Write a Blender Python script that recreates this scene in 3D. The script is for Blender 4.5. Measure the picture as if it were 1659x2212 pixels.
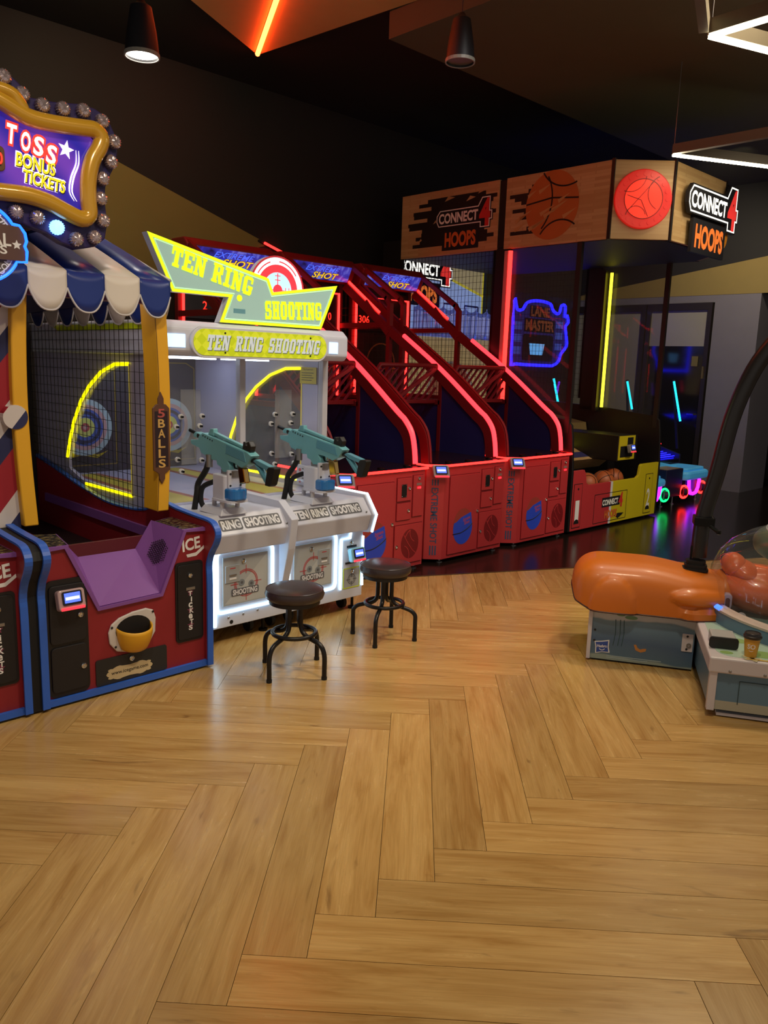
import bpy, math, random
from mathutils import Vector, Matrix
random.seed(7)
for o in list(bpy.data.objects): bpy.data.objects.remove(o)
scene = bpy.context.scene
COL = scene.collection
PI = math.pi

# ------------------------------------------------------------------ camera
CZ = 1.592
HEAD, PITCH, ROLL, FPX = -0.036988, 0.182603, -0.031731, 1712.35
fw = Vector((math.sin(HEAD)*math.cos(PITCH), math.cos(HEAD)*math.cos(PITCH), -math.sin(PITCH)))
rt = Vector((math.cos(HEAD), -math.sin(HEAD), 0)); dn = fw.cross(rt)
R_ = rt*math.cos(ROLL) + dn*math.sin(ROLL); D_ = -rt*math.sin(ROLL) + dn*math.cos(ROLL)
cam = bpy.data.cameras.new('camera'); camo = bpy.data.objects.new('camera', cam); COL.objects.link(camo)
mt = Matrix.Identity(4)
for i in range(3):
    mt[i][0] = R_[i]; mt[i][1] = -D_[i]; mt[i][2] = -fw[i]
mt[2][3] = CZ
camo.matrix_world = mt
cam.sensor_fit = 'VERTICAL'; cam.sensor_height = 24.0; cam.lens = 24.0*FPX/2212.0
cam.clip_start = 0.05; cam.clip_end = 100
scene.camera = camo

# ------------------------------------------------------------------ view + world
scene.view_settings.view_transform = 'Standard'
scene.view_settings.look = 'None'
scene.view_settings.gamma = 1.0
scene.view_settings.use_curve_mapping = False
scene.view_settings.exposure = 0.10
world = bpy.data.worlds.new('world'); scene.world = world; world.use_nodes = True
bg = world.node_tree.nodes['Background']
bg.inputs[0].default_value = (1.0, 0.90, 0.80, 1); bg.inputs[1].default_value = 0.32

TH = math.radians(46.6)       # the machines stand in a row along this heading
CT, ST = math.cos(TH), math.sin(TH)
def rw(t, q, z=0.0):           # row coordinates (along the row, depth behind it, height) -> world
    return Vector((t*CT - q*ST, t*ST + q*CT, z))

# ------------------------------------------------------------------ ceiling spots of the room, added wall fills
def spot(name, loc, target, power, color, angle, blend=0.6, size=0.08):
    l = bpy.data.lights.new(name, 'SPOT'); l.energy = power; l.color = color
    l.spot_size = math.radians(angle); l.spot_blend = blend; l.shadow_soft_size = size
    o = bpy.data.objects.new(name, l); COL.objects.link(o); o.location = loc
    o.rotation_euler = (Vector(target)-Vector(loc)).to_track_quat('-Z', 'Y').to_euler()
    return o
WARM = (1.0, 0.82, 0.56)
spot('ceiling_spot', (0.9, 2.3, 4.1), (0.7, 2.7, 0), 185, WARM, 130, 0.9, 0.15)
spot('ceiling_spot', (1.9, 4.6, 4.1), (1.5, 4.4, 0), 205, WARM, 120, 0.9, 0.15)
spot('ceiling_spot', (-0.5, 1.4, 4.1), (-1.3, 3.3, 1.3), 170, (1.0, 0.86, 0.66), 85, 0.9, 0.15)
spot('ceiling_spot', (0.9, 4.6, 4.1), (-0.4, 5.8, 0.7), 110, (1.0, 0.95, 0.90), 100, 0.9, 0.15)
spot('ceiling_spot', (4.0, 5.2, 4.0), (2.3, 8.7, 0.8), 330, (1.0, 0.86, 0.66), 62, 0.9, 0.15)
spot('wall_fill_spot', rw(2.6, 5.2, 4.2), rw(3.6, 7.2, 2.9), 75, (1.0, 0.86, 0.48), 110, 0.9, 0.15)  # fill spot added to lift the dark back wall and its wedge
spot('wall_fill_spot', rw(9.4, 4.0, 4.05), rw(11.2, 5.4, 2.0), 210, (1.0, 0.88, 0.62), 110, 0.9, 0.15)  # another added fill, brightens the far wall and pier

# ------------------------------------------------------------------ materials
def lin(h):
    h = h.lstrip('#'); c = [int(h[i:i+2], 16)/255 for i in (0, 2, 4)]
    return tuple((x/12.92 if x <= .04045 else ((x+.055)/1.055)**2.4) for x in c) + (1.0,)
MATS = {}
def mat(name, hexc, rough=0.5, metal=0.0, var=0.06, scale=6.0, bump=0.0, coat=0.0, emit=None, strength=0.0, spec=0.5, alpha=1.0):
    if name in MATS: return MATS[name]
    m = bpy.data.materials.new(name); m.use_nodes = True
    nt = m.node_tree; b = nt.nodes['Principled BSDF']
    c = lin(hexc)
    b.inputs['Roughness'].default_value = rough; b.inputs['Metallic'].default_value = metal
    b.inputs['Specular IOR Level'].default_value = spec
    b.inputs['Coat Weight'].default_value = coat; b.inputs['Coat Roughness'].default_value = 0.08
    if var > 0 or bump > 0:
        tc = nt.nodes.new('ShaderNodeTexCoord'); nz = nt.nodes.new('ShaderNodeTexNoise')
        nz.inputs['Scale'].default_value = scale; nz.inputs['Detail'].default_value = 4
        nt.links.new(tc.outputs['Object'], nz.inputs['Vector'])
        mx = nt.nodes.new('ShaderNodeMix'); mx.data_type = 'RGBA'
        mx.inputs[6].default_value = tuple(x*(1-var) for x in c[:3])+(1,)
        mx.inputs[7].default_value = tuple(min(1, x*(1+var)) for x in c[:3])+(1,)
        nt.links.new(nz.outputs['Fac'], mx.inputs[0]); nt.links.new(mx.outputs[2], b.inputs['Base Color'])
        if bump > 0:
            n2 = nt.nodes.new('ShaderNodeTexNoise'); n2.inputs['Scale'].default_value = 180; nt.links.new(tc.outputs['Object'], n2.inputs['Vector'])
            bp = nt.nodes.new('ShaderNodeBump'); bp.inputs['Strength'].default_value = bump; bp.inputs['Distance'].default_value = 0.002
            nt.links.new(n2.outputs['Fac'], bp.inputs['Height']); nt.links.new(bp.outputs['Normal'], b.inputs['Normal'])
    else:
        b.inputs['Base Color'].default_value = c
    if emit:
        b.inputs['Emission Color'].default_value = lin(emit); b.inputs['Emission Strength'].default_value = strength
    MATS[name] = m
    return m
def glass(name, tint=(1, 1, 1), op=0.06, rough=0.02, gloss=1.0):
    if name in MATS: return MATS[name]
    m = bpy.data.materials.new(name); m.use_nodes = True; nt = m.node_tree
    nt.nodes.remove(nt.nodes['Principled BSDF']); out = nt.nodes['Material Output']
    tr = nt.nodes.new('ShaderNodeBsdfTransparent'); tr.inputs[0].default_value = tint+(1,)
    gl = nt.nodes.new('ShaderNodeBsdfGlossy'); gl.inputs['Roughness'].default_value = rough
    df = nt.nodes.new('ShaderNodeBsdfDiffuse'); df.inputs[0].default_value = (0.75, 0.77, 0.8, 1)
    fr = nt.nodes.new('ShaderNodeLayerWeight'); fr.inputs[0].default_value = 0.5
    pw = nt.nodes.new('ShaderNodeMath'); pw.operation = 'POWER'; pw.inputs[1].default_value = 5.0
    mul = nt.nodes.new('ShaderNodeMath'); mul.operation = 'MULTIPLY_ADD'; mul.inputs[1].default_value = 0.6*gloss; mul.inputs[2].default_value = 0.03*gloss
    nt.links.new(fr.outputs['Facing'], pw.inputs[0]); nt.links.new(pw.outputs[0], mul.inputs[0])
    a = nt.nodes.new('ShaderNodeMixShader'); a.inputs[0].default_value = op
    nt.links.new(tr.outputs[0], a.inputs[1]); nt.links.new(df.outputs[0], a.inputs[2])
    b = nt.nodes.new('ShaderNodeMixShader'); nt.links.new(mul.outputs[0], b.inputs[0])
    nt.links.new(a.outputs[0], b.inputs[1]); nt.links.new(gl.outputs[0], b.inputs[2])
    nt.links.new(b.outputs[0], out.inputs[0]); MATS[name] = m
    return m
def glow(name, hexc, strength, base=None):
    return mat(name, base or hexc, 0.4, var=0, emit=hexc, strength=strength)

# ------------------------------------------------------------------ mesh helpers
ORIG = {}
class Plane:
    """a drawing plane: origin, right and up; its normal faces the viewer"""
    def __init__(s, o, x=(1, 0, 0), y=(0, 0, 1)):
        s.o = Vector(o); s.x = Vector(x).normalized(); s.y = Vector(y).normalized(); s.n = s.x.cross(s.y).normalized()
    def p(s, a, b, d=0.0): return s.o + s.x*a + s.y*b + s.n*d
    def turn(s, ang, dx=0, dy=0):
        c, k = math.cos(ang), math.sin(ang)
        return Plane(s.p(dx, dy), s.x*c+s.y*k, s.y*c-s.x*k)
class MB:
    def __init__(s): s.v = []; s.f = []
    def add(s, vs, fs):
        n = len(s.v); s.v += [tuple(v) for v in vs]; s.f += [tuple(i+n for i in f) for f in fs]; return s
    def box(s, x0, x1, y0, y1, z0, z1):
        vs = [(x, y, z) for x in (x0, x1) for y in (y0, y1) for z in (z0, z1)]
        return s.add(vs, [(0,1,3,2),(4,6,7,5),(0,4,5,1),(2,3,7,6),(0,2,6,4),(1,5,7,3)])
    def prism(s, poly, axis, a, b):
        n = len(poly)
        def mk(p, d): return {'x': (d, p[0], p[1]), 'y': (p[0], d, p[1]), 'z': (p[0], p[1], d)}[axis]
        vs = [mk(p, a) for p in poly] + [mk(p, b) for p in poly]
        return s.add(vs, [tuple(range(n))[::-1], tuple(range(n, 2*n))] + [(i, (i+1) % n, (i+1) % n+n, i+n) for i in range(n)])
    def pp(s, pl, poly, d0, d1):
        n = len(poly); vs = [pl.p(a, b, d0) for a, b in poly] + [pl.p(a, b, d1) for a, b in poly]
        return s.add(vs, [tuple(range(n))[::-1], tuple(range(n, 2*n))] + [(i, (i+1) % n, (i+1) % n+n, i+n) for i in range(n)])
    def prect(s, pl, x0, x1, y0, y1, d0, d1): return s.pp(pl, [(x0, y0), (x1, y0), (x1, y1), (x0, y1)], d0, d1)
    def pring(s, pl, cx, cy, r0, r1, d0, d1, n=32, a0=0.0, a1=2*PI, sy=1.0):
        full = abs(a1-a0-2*PI) < 1e-4; m = n if full else n+1; vs = []
        for i in range(m):
            a = a0+(a1-a0)*i/n; c, k = math.cos(a), math.sin(a)*sy
            vs += [pl.p(cx+c*r0, cy+k*r0, d0), pl.p(cx+c*r1, cy+k*r1, d0), pl.p(cx+c*r1, cy+k*r1, d1), pl.p(cx+c*r0, cy+k*r0, d1)]
        fs = []
        for i in range(n):
            A = 4*i; B = 4*((i+1) % m)
            for k in range(4): fs.append((A+k, A+(k+1) % 4, B+(k+1) % 4, B+k))
        return s.add(vs, fs)
    def disc(s, pl, cx, cy, r, d0, d1, n=24, sy=1.0):
        return s.pp(pl, [(cx+r*math.cos(2*PI*i/n), cy+r*sy*math.sin(2*PI*i/n)) for i in range(n)], d0, d1)
    def line(s, pl, pts, w, d0, d1):
        for (a, b) in zip(pts[:-1], pts[1:]):
            dx, dy = b[0]-a[0], b[1]-a[1]; L = math.hypot(dx, dy) or 1; nx, ny = -dy/L*w/2, dx/L*w/2
            s.pp(pl, [(a[0]+nx, a[1]+ny), (a[0]-nx, a[1]-ny), (b[0]-nx, b[1]-ny), (b[0]+nx, b[1]+ny)], d0, d1)
        return s
    def tube(s, pts, r, n=8, closed=False, caps=True, rs=None):
        pts = [Vector(p) for p in pts]; N = len(pts); up = None; rings = []
        for i, p in enumerate(pts):
            if closed: t = (pts[(i+1) % N]-pts[i-1])
            else: t = (pts[min(i+1, N-1)]-pts[max(i-1, 0)])
            t.normalize()
            if up is None:
                up = Vector((0, 0, 1)) if abs(t.z) < .9 else Vector((1, 0, 0))
            up = (up - t*up.dot(t)).normalized(); sd = t.cross(up)
            rr = rs[i] if rs else r
            rings.append([p + up*(rr*math.cos(2*PI*k/n)) + sd*(rr*math.sin(2*PI*k/n)) for k in range(n)])
        vs = [v for g in rings for v in g]; fs = []
        for i in range(N if closed else N-1):
            A, B = i*n, ((i+1) % N)*n
            for k in range(n): fs.append((A+k, A+(k+1) % n, B+(k+1) % n, B+k))
        if not closed and caps: fs += [tuple(range(n))[::-1], tuple(range((N-1)*n, N*n))]
        return s.add(vs, fs)
    def bar(s, a, b, w, h, up=(0, 0, 1)):
        a, b = Vector(a), Vector(b); t = (b-a).normalized(); u = Vector(up); u = (u-t*u.dot(t)).normalized(); d = t.cross(u)
        vs = [p+d*(i*w/2)+u*(j*h/2) for p in (a, b) for i, j in ((-1,-1),(1,-1),(1,1),(-1,1))]
        return s.add(vs, [(0,1,2,3),(7,6,5,4)]+[(i, i+4, (i+1) % 4+4, (i+1) % 4) for i in range(4)])
    def lathe(s, prof, c=(0, 0, 0), n=24, axis='z', cap=True):
        c = Vector(c); vs = []
        for r, h in prof:
            for k in range(n):
                a = 2*PI*k/n; x, y = r*math.cos(a), r*math.sin(a)
                vs.append(c + {'z': Vector((x, y, h)), 'y': Vector((x, h, y)), 'x': Vector((h, x, y))}[axis])
        fs = []
        for i in range(len(prof)-1):
            for k in range(n): fs.append((i*n+k, i*n+(k+1) % n, (i+1)*n+(k+1) % n, (i+1)*n+k))
        cap = cap and prof[0] != prof[-1]
        if cap and prof[0][0] > 1e-6: fs.append(tuple(range(n))[::-1])
        if cap and prof[-1][0] > 1e-6: fs.append(tuple(range((len(prof)-1)*n, len(prof)*n)))
        return s.add(vs, fs)
    def grid(s, fn, nu, nv):
        vs = [fn(i/nu, j/nv) for i in range(nu+1) for j in range(nv+1)]
        return s.add(vs, [(i*(nv+1)+j, (i+1)*(nv+1)+j, (i+1)*(nv+1)+j+1, i*(nv+1)+j+1) for i in range(nu) for j in range(nv)])
    def mesh(s, name, off=(0, 0, 0)):
        me = bpy.data.meshes.new(name)
        me.from_pydata([(v[0]-off[0], v[1]-off[1], v[2]-off[2]) for v in s.v], [], s.f); me.update()
        return me
    def build(s, name, m, parent=None, smooth=False, bevel=0.0, solid=0.0, label=None, kind=None, sub=0):
        off = ORIG.get(parent.name, (0, 0, 0)) if parent else (0, 0, 0)
        me = s.mesh(name, off); fixn(me)
        o = bpy.data.objects.new(name, me); COL.objects.link(o)
        me.materials.append(m if not isinstance(m, str) else MATS[m])
        if parent: o.parent = parent; ORIG[o.name] = off
        if smooth:
            for p in me.polygons: p.use_smooth = True
            me.set_sharp_from_angle(angle=math.radians(40))
        if solid:
            md = o.modifiers.new('solid', 'SOLIDIFY'); md.thickness = solid; md.offset = 0
        if sub:
            md = o.modifiers.new('sub', 'SUBSURF'); md.levels = sub; md.render_levels = sub
        if bevel:
            md = o.modifiers.new('bevel', 'BEVEL'); md.width = bevel; md.segments = 2; md.limit_method = 'ANGLE'
        if label: o['label'] = label
        if kind: o['kind'] = kind
        return o
import bmesh
def fixn(me):
    b = bmesh.new(); b.from_mesh(me); bmesh.ops.recalc_face_normals(b, faces=b.faces); b.to_mesh(me); b.free()
def strip(pts, th):
    """a 2-D polyline widened to one side"""
    out = []; n = len(pts)
    for i in range(n):
        a = pts[max(i-1, 0)]; b = pts[min(i+1, n-1)]; dx, dy = b[0]-a[0], b[1]-a[1]; L = math.hypot(dx, dy) or 1
        out.append((pts[i][0]-dy/L*th, pts[i][1]+dx/L*th))
    return list(pts)+out[::-1]
def rrect(x0, x1, y0, y1, r, n=5):
    out = []
    for cx, cy, a in ((x1-r, y0+r, -PI/2), (x1-r, y1-r, 0), (x0+r, y1-r, PI/2), (x0+r, y0+r, PI)):
        out += [(cx+r*math.cos(a+PI/2*i/n), cy+r*math.sin(a+PI/2*i/n)) for i in range(n+1)]
    return out
def spline(pts, k=6, closed=False):
    P = [Vector(p) for p in pts]; n = len(P); out = []
    for i in range(n if closed else n-1):
        p0 = P[i-1] if (closed or i > 0) else P[0]; p1 = P[i]; p2 = P[(i+1) % n]; p3 = P[(i+2) % n] if (closed or i+2 < n) else P[-1]
        for j in range(k):
            t = j/k
            out.append(.5*((2*p1)+(p2-p0)*t+(2*p0-5*p1+4*p2-p3)*t*t+(3*p1-p0-3*p2+p3)*t**3))
    if not closed: out.append(P[-1])
    return out
_tm = {}
def textmesh(s, bold=0.0, shear=0.0, space=1.0):
    k = (s, bold, shear, space)
    if k in _tm: return _tm[k]
    cu = bpy.data.curves.new('t', 'FONT'); cu.body = s; cu.size = 1.0; cu.offset = bold; cu.shear = shear
    cu.space_character = space; cu.align_x = 'CENTER'; cu.resolution_u = 3
    o = bpy.data.objects.new('t', cu); me = bpy.data.meshes.new_from_object(o)
    vs = [tuple(v.co) for v in me.vertices]; fs = [tuple(p.vertices) for p in me.polygons]
    bpy.data.objects.remove(o); bpy.data.curves.remove(cu); bpy.data.meshes.remove(me)
    xs = [v[0] for v in vs] or [0]; ys = [v[1] for v in vs] or [0]
    r = (vs, fs, min(xs), max(xs), min(ys), max(ys)); _tm[k] = r
    return r
def text(name, s, pl, cx, cy, w, h, m, parent, d=0.002, bold=0.0, shear=0.0, space=1.0, label=None):
    """flat printed word fitted to a w x h box centred on (cx, cy) of plane pl"""
    vs, fs = textmesh(s, bold, shear, space)[:2]; x0, x1, y0, y1 = textmesh(s, 0.0, shear, space)[2:]
    sx = w/max(x1-x0, 1e-6); sy = h/max(y1-y0, 1e-6)
    mb = MB(); mb.add([pl.p(cx+(v[0]-(x0+x1)/2)*sx, cy+(v[1]-(y0+y1)/2)*sy, d) for v in vs], fs)
    off = ORIG.get(parent.name, (0, 0, 0)) if parent else (0, 0, 0)
    me = mb.mesh(name, off); o = bpy.data.objects.new(name, me); COL.objects.link(o); me.materials.append(m)
    if parent: o.parent = parent; ORIG[o.name] = off
    if label: o['label'] = label
    return o
SLAB = {
 'T': (.8, [(0,.78,.8,1),(.26,0,.54,.8),(.16,0,.64,.16),(0,.58,.13,.8),(.67,.58,.8,.8)]),
 'E': (.8, [(.1,0,.36,1),(0,.82,.8,1),(.34,.42,.58,.58),(0,0,.8,.18),(.66,.64,.8,.84),(.66,.16,.8,.36)]),
 'N': (.86, [(.08,0,.26,1),(.6,0,.78,1),(0,0,.36,.14),(.5,.86,.86,1),(0,.86,.3,1),[(.08,1),(.36,1),(.78,0),(.52,0)]]),
 'R': (.86, [(.08,0,.36,1),(0,0,.44,.14),(0,.86,.5,1),(.36,.84,.66,1),(.36,.42,.66,.58),(.54,.5,.8,.92),[(.42,.46),(.64,.46),(.86,0),(.6,0)]]),
 'I': (.56, [(.15,0,.41,1),(.02,0,.54,.16),(.02,.84,.54,1)]),
 'G': (.84, [(.04,.1,.32,.9),(.14,.82,.7,1),(.14,0,.72,.18),(.54,.08,.8,.5),(.44,.36,.84,.5),(.66,.64,.8,.94)]),
 'S': (.78, [(.04,.54,.3,.92),(.12,.82,.6,1),(.58,.64,.72,1),(.1,.42,.66,.6),(.48,.1,.76,.5),(.16,0,.66,.18),(.04,0,.18,.36)]),
 'H': (.86, [(.1,0,.34,1),(.52,0,.76,1),(.3,.42,.56,.58),(0,0,.42,.14),(.44,0,.86,.14),(0,.86,.42,1),(.44,.86,.86,1)]),
 'O': (.84, [(.04,.14,.32,.86),(.52,.14,.8,.86),(.14,.82,.7,1),(.14,0,.7,.18)]),
 ' ': (.4, [])}
def slab(name, s, pl, cx, cy, w, h, m, parent, d=0.002, th=0.002, shear=0.0):
    tot = sum(SLAB[c][0]+.08 for c in s)-.08; k = w/tot; x = -tot/2; mb = MB()
    for c in s:
        ww, parts = SLAB[c]
        for i, p in enumerate(parts):
            poly = p if isinstance(p, list) else [(p[0],p[1]),(p[2],p[1]),(p[2],p[3]),(p[0],p[3])]
            mb.pp(pl, [(cx+(x+a)*k+shear*(b-.5)*h, cy+(b-.5)*h) for a, b in poly], d, d+th+i*2e-5)
        x += ww+.08
    return mb.build(name, m, parent)
def thing(name, label, cat, t=0, q=0, group=None, world_loc=None, rz=TH):
    o = bpy.data.objects.new(name, None); COL.objects.link(o); o.empty_display_size = 0.1
    o.location = rw(t, q, 0) if world_loc is None else world_loc
    o.rotation_euler = (0, 0, rz); ORIG[o.name] = (t, q, 0)
    o['label'] = label; o['category'] = cat
    if group: o['group'] = group
    return o
def tag(o, label, cat, group=None):
    o['label'] = label; o['category'] = cat
    if group: o['group'] = group
    return o
def struct(o): o['kind'] = 'structure'; return o
def inrow(o): o.rotation_euler = (0, 0, TH); return o
def share(name, src, parent, loc, rot=None, scale=None):
    """another copy of a small part, sharing the mesh"""
    o = bpy.data.objects.new(name, src); COL.objects.link(o); o.parent = parent
    off = ORIG.get(parent.name, (0, 0, 0)); o.location = (loc[0]-off[0], loc[1]-off[1], loc[2]-off[2])
    if rot: o.rotation_euler = rot
    if scale: o.scale = scale
    return o
def copy_tree(o, parent=None):
    c = o.copy(); COL.objects.link(c); c.parent = parent
    for ch in list(o.children): copy_tree(ch, c)
    return c

# shared colours
BLACK = mat('black_plastic', '#141214', 0.45); BLACKM = mat('black_metal', '#121112', 0.35, 0.6)
CHROME = mat('chrome', '#cfcfcf', 0.18, 1.0, var=0.03); STEEL = mat('steel', '#9a9a9c', 0.35, 0.9)
WHITE = mat('white_paint', '#d8d4d6', 0.35, var=0.03); INK = mat('ink_black', '#0d0c0e', 0.6, var=0)
WINK = mat('white_ink', '#e8e6e6', 0.5, var=0); RUBBER = mat('rubber', '#0f0e0f', 0.7)
SCREEN_BLUE = glow('screen_blue', '#4a63ff', 1.6); SCREEN_WHITE = glow('screen_white', '#c8d4ff', 1.2)
REDLED = glow('red_led_digits', '#ff1c12', 5.0); REDGLOW = glow('reader_red_light', '#ff2430', 2.5)
screwM = None
def screw_mesh(r=0.006, name='screw_head'):
    mb = MB(); mb.lathe([(r, 0.0), (r, -r*.35), (r*.75, -r*.6), (0, -r*.62)], axis='y', n=10); me = mb.mesh(name); fixn(me); return me
SCREW_D = screw_mesh(0.006); SCREW_D.materials.append(BLACK)
SCREW_S = screw_mesh(0.007, 'bolt_head'); SCREW_S.materials.append(STEEL)
LOCK = MB().lathe([(.013, 0), (.013, -.006), (.009, -.008), (.009, -.004), (.0, -.004)], axis='y', n=14).mesh('lock'); fixn(LOCK); LOCK.materials.append(CHROME)
def reader(parent, t, q, z, rot=0.0, shell=None, light=True, s=1.0):
    """card reader: moulded shell with a tilted little screen"""
    shell = shell or mat('reader_shell', '#8f8b8c', 0.35)
    pl = Plane((t, q, z), (math.cos(rot), math.sin(rot), 0), (0, .25, .97))
    mb = MB(); mb.pp(pl, rrect(-.058*s, .058*s, -.045*s, .045*s, .014*s), 0, .04*s)
    r = mb.build('card_reader', shell, parent, bevel=.006)
    MB().pp(pl, rrect(-.042*s, .042*s, -.022*s, .037*s, .008*s), .04*s, .046*s).build('bezel', BLACK, r)
    MB().prect(pl, -.034*s, .034*s, -.012*s, .03*s, .046*s, .0475*s).build('screen', SCREEN_BLUE, r)
    MB().prect(pl, -.03*s, .03*s, .0*s, .013*s, .0475*s, .0482*s).build('screen_text', SCREEN_WHITE, r)
    if light: MB().prect(pl, -.05*s, .05*s, -.043*s, -.032*s, .04*s, .0445*s).build('light_bar', REDGLOW, r)
    return r

# ================================================================== the setting
def wood_mat(name, c_light, c_mid, c_dark, rough=0.34):
    m = bpy.data.materials.new(name); m.use_nodes = True; nt = m.node_tree; b = nt.nodes['Principled BSDF']; N = nt.nodes.new; L = nt.links.new
    tc = N('ShaderNodeTexCoord'); oi = N('ShaderNodeObjectInfo')
    add = N('ShaderNodeVectorMath'); add.operation = 'ADD'
    sc = N('ShaderNodeVectorMath'); sc.operation = 'SCALE'; sc.inputs[3].default_value = 37.0
    cmb = N('ShaderNodeCombineXYZ'); L(oi.outputs['Random'], cmb.inputs[0]); L(oi.outputs['Random'], cmb.inputs[1]); L(oi.outputs['Random'], cmb.inputs[2])
    L(cmb.outputs[0], sc.inputs[0]); L(tc.outputs['Object'], add.inputs[0]); L(sc.outputs[0], add.inputs[1])
    mp = N('ShaderNodeMapping'); mp.inputs['Scale'].default_value = (1.3, 13, 13); L(add.outputs[0], mp.inputs[0])
    n1 = N('ShaderNodeTexNoise'); n1.inputs['Scale'].default_value = 1.6; n1.inputs['Detail'].default_value = 5; n1.inputs['Roughness'].default_value = .6; n1.inputs['Distortion'].default_value = .8; L(mp.outputs[0], n1.inputs[0])
    mp2 = N('ShaderNodeMapping'); mp2.inputs['Scale'].default_value = (4, 150, 150); L(add.outputs[0], mp2.inputs[0])
    n2 = N('ShaderNodeTexNoise'); n2.inputs['Scale'].default_value = 1.5; n2.inputs['Detail'].default_value = 4; L(mp2.outputs[0], n2.inputs[0])
    mp3 = N('ShaderNodeMapping'); mp3.inputs['Scale'].default_value = (1.2, 6.5, 6.5); L(add.outputs[0], mp3.inputs[0])
    n3 = N('ShaderNodeTexNoise'); n3.inputs['Scale'].default_value = 2.4; n3.inputs['Detail'].default_value = 3; n3.inputs['Distortion'].default_value = 1.4; L(mp3.outputs[0], n3.inputs[0])
    r1 = N('ShaderNodeValToRGB'); e = r1.color_ramp.elements
    e[0].position = .30; e[0].color = lin(c_dark); e[1].position = .70; e[1].color = lin(c_light); x = r1.color_ramp.elements.new(.48); x.color = lin(c_mid)
    L(n1.outputs['Fac'], r1.inputs[0])
    r3 = N('ShaderNodeValToRGB'); r3.color_ramp.elements[0].position = .66; r3.color_ramp.elements[0].color = (0,0,0,1); r3.color_ramp.elements[1].position = .78; r3.color_ramp.elements[1].color = (.55,.55,.55,1); L(n3.outputs['Fac'], r3.inputs[0])
    mk = N('ShaderNodeMix'); mk.data_type = 'RGBA'; mk.inputs[7].default_value = lin('#5d3a17'); L(r3.outputs[0], mk.inputs[0]); L(r1.outputs[0], mk.inputs[6])
    mg = N('ShaderNodeMix'); mg.data_type = 'RGBA'; mg.blend_type = 'MULTIPLY'; mg.inputs[0].default_value = .22; L(mk.outputs[2], mg.inputs[6])
    r2 = N('ShaderNodeValToRGB'); r2.color_ramp.elements[0].position = .35; r2.color_ramp.elements[0].color = (.45,.40,.33,1); r2.color_ramp.elements[1].position = .62; r2.color_ramp.elements[1].color = (1,1,1,1); L(n2.outputs['Fac'], r2.inputs[0]); L(r2.outputs[0], mg.inputs[7])
    hv = N('ShaderNodeHueSaturation'); mr = N('ShaderNodeMapRange'); mr.inputs[3].default_value = .86; mr.inputs[4].default_value = 1.10; L(oi.outputs['Random'], mr.inputs[0]); L(mr.outputs[0], hv.inputs['Value']); L(mg.outputs[2], hv.inputs['Color'])
    L(hv.outputs[0], b.inputs['Base Color'])
    rr = N('ShaderNodeMapRange'); rr.inputs[3].default_value = rough-.05; rr.inputs[4].default_value = rough+.10; L(n1.outputs['Fac'], rr.inputs[0]); L(rr.outputs[0], b.inputs['Roughness'])
    bp = N('ShaderNodeBump'); bp.inputs['Strength'].default_value = .12; bp.inputs['Distance'].default_value = .001; L(n2.outputs['Fac'], bp.inputs['Height']); L(bp.outputs[0], b.inputs['Normal'])
    MATS[name] = m; return m
WOOD = wood_mat('oak_plank', '#cba76a', '#be985c', '#ab8248', .23)
JOINT = mat('plank_joint', '#3a2410', 0.8)

floor = struct(MB().box(-9, 15, -3, 17, -.06, -.006).build('floor', JOINT)); floor['label'] = 'warm oak herringbone plank floor of the arcade'
PW = 0.1778; PL = 1.2192; NN = PL/PW; OX, OY = 0.5978, -1.7147; G = 0.0009
plank_mesh = MB().box(-PL/2+G, PL/2-G, -PW/2+G, PW/2-G, -.006, 0).mesh('plank'); plank_mesh.materials.append(WOOD)
BX, BY, BA = 0.048, 5.937, math.radians(20.2)         # edge of the dark floor
rest = MB(); spots = []
for j in range(-6, 7):
    for i in range(-60, 90):
        for k in (0, 1):
            x0, y0 = i+j*NN, i-j*NN
            if k == 0: cx, cy, rz = x0+.5, y0+NN/2, PI/2
            else: cx, cy, rz = x0+NN/2, y0-.5, 0.0
            X, Y = cx*PW-OX, cy*PW-OY
            if X < -6 or X > 8 or Y < -1.5 or Y > 10: continue
            side = -(X-BX)*math.sin(BA)+(Y-BY)*math.cos(BA)
            if side > .75: continue
            vis = Y > .55 and abs(X+.04*Y) < .56*Y+.75
            if vis and not (X < -1.35 and Y > 3.9): spots.append((X, Y, rz))
            else:
                hx, hy = ((PL if k else PW)/2-G), ((PW if k else PL)/2-G); rest.box(X-hx, X+hx, Y-hy, Y+hy, -.006, 0)
spots.sort(key=lambda s: s[1]); 
for (X, Y, rz) in spots[:300]:
    o = bpy.data.objects.new('plank', plank_mesh); COL.objects.link(o); o.parent = floor; o.location = (X, Y, 0)
    o.rotation_euler = (0, 0, rz + (PI if random.random() < .5 else 0))
for (X, Y, rz) in spots[300:]:
    k = rz == 0.0; hx, hy = ((PL if k else PW)/2-G), ((PW if k else PL)/2-G); rest.box(X-hx, X+hx, Y-hy, Y+hy, -.006, 0)
rest.build('plank_field', WOOD, floor, kind='stuff')

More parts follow.
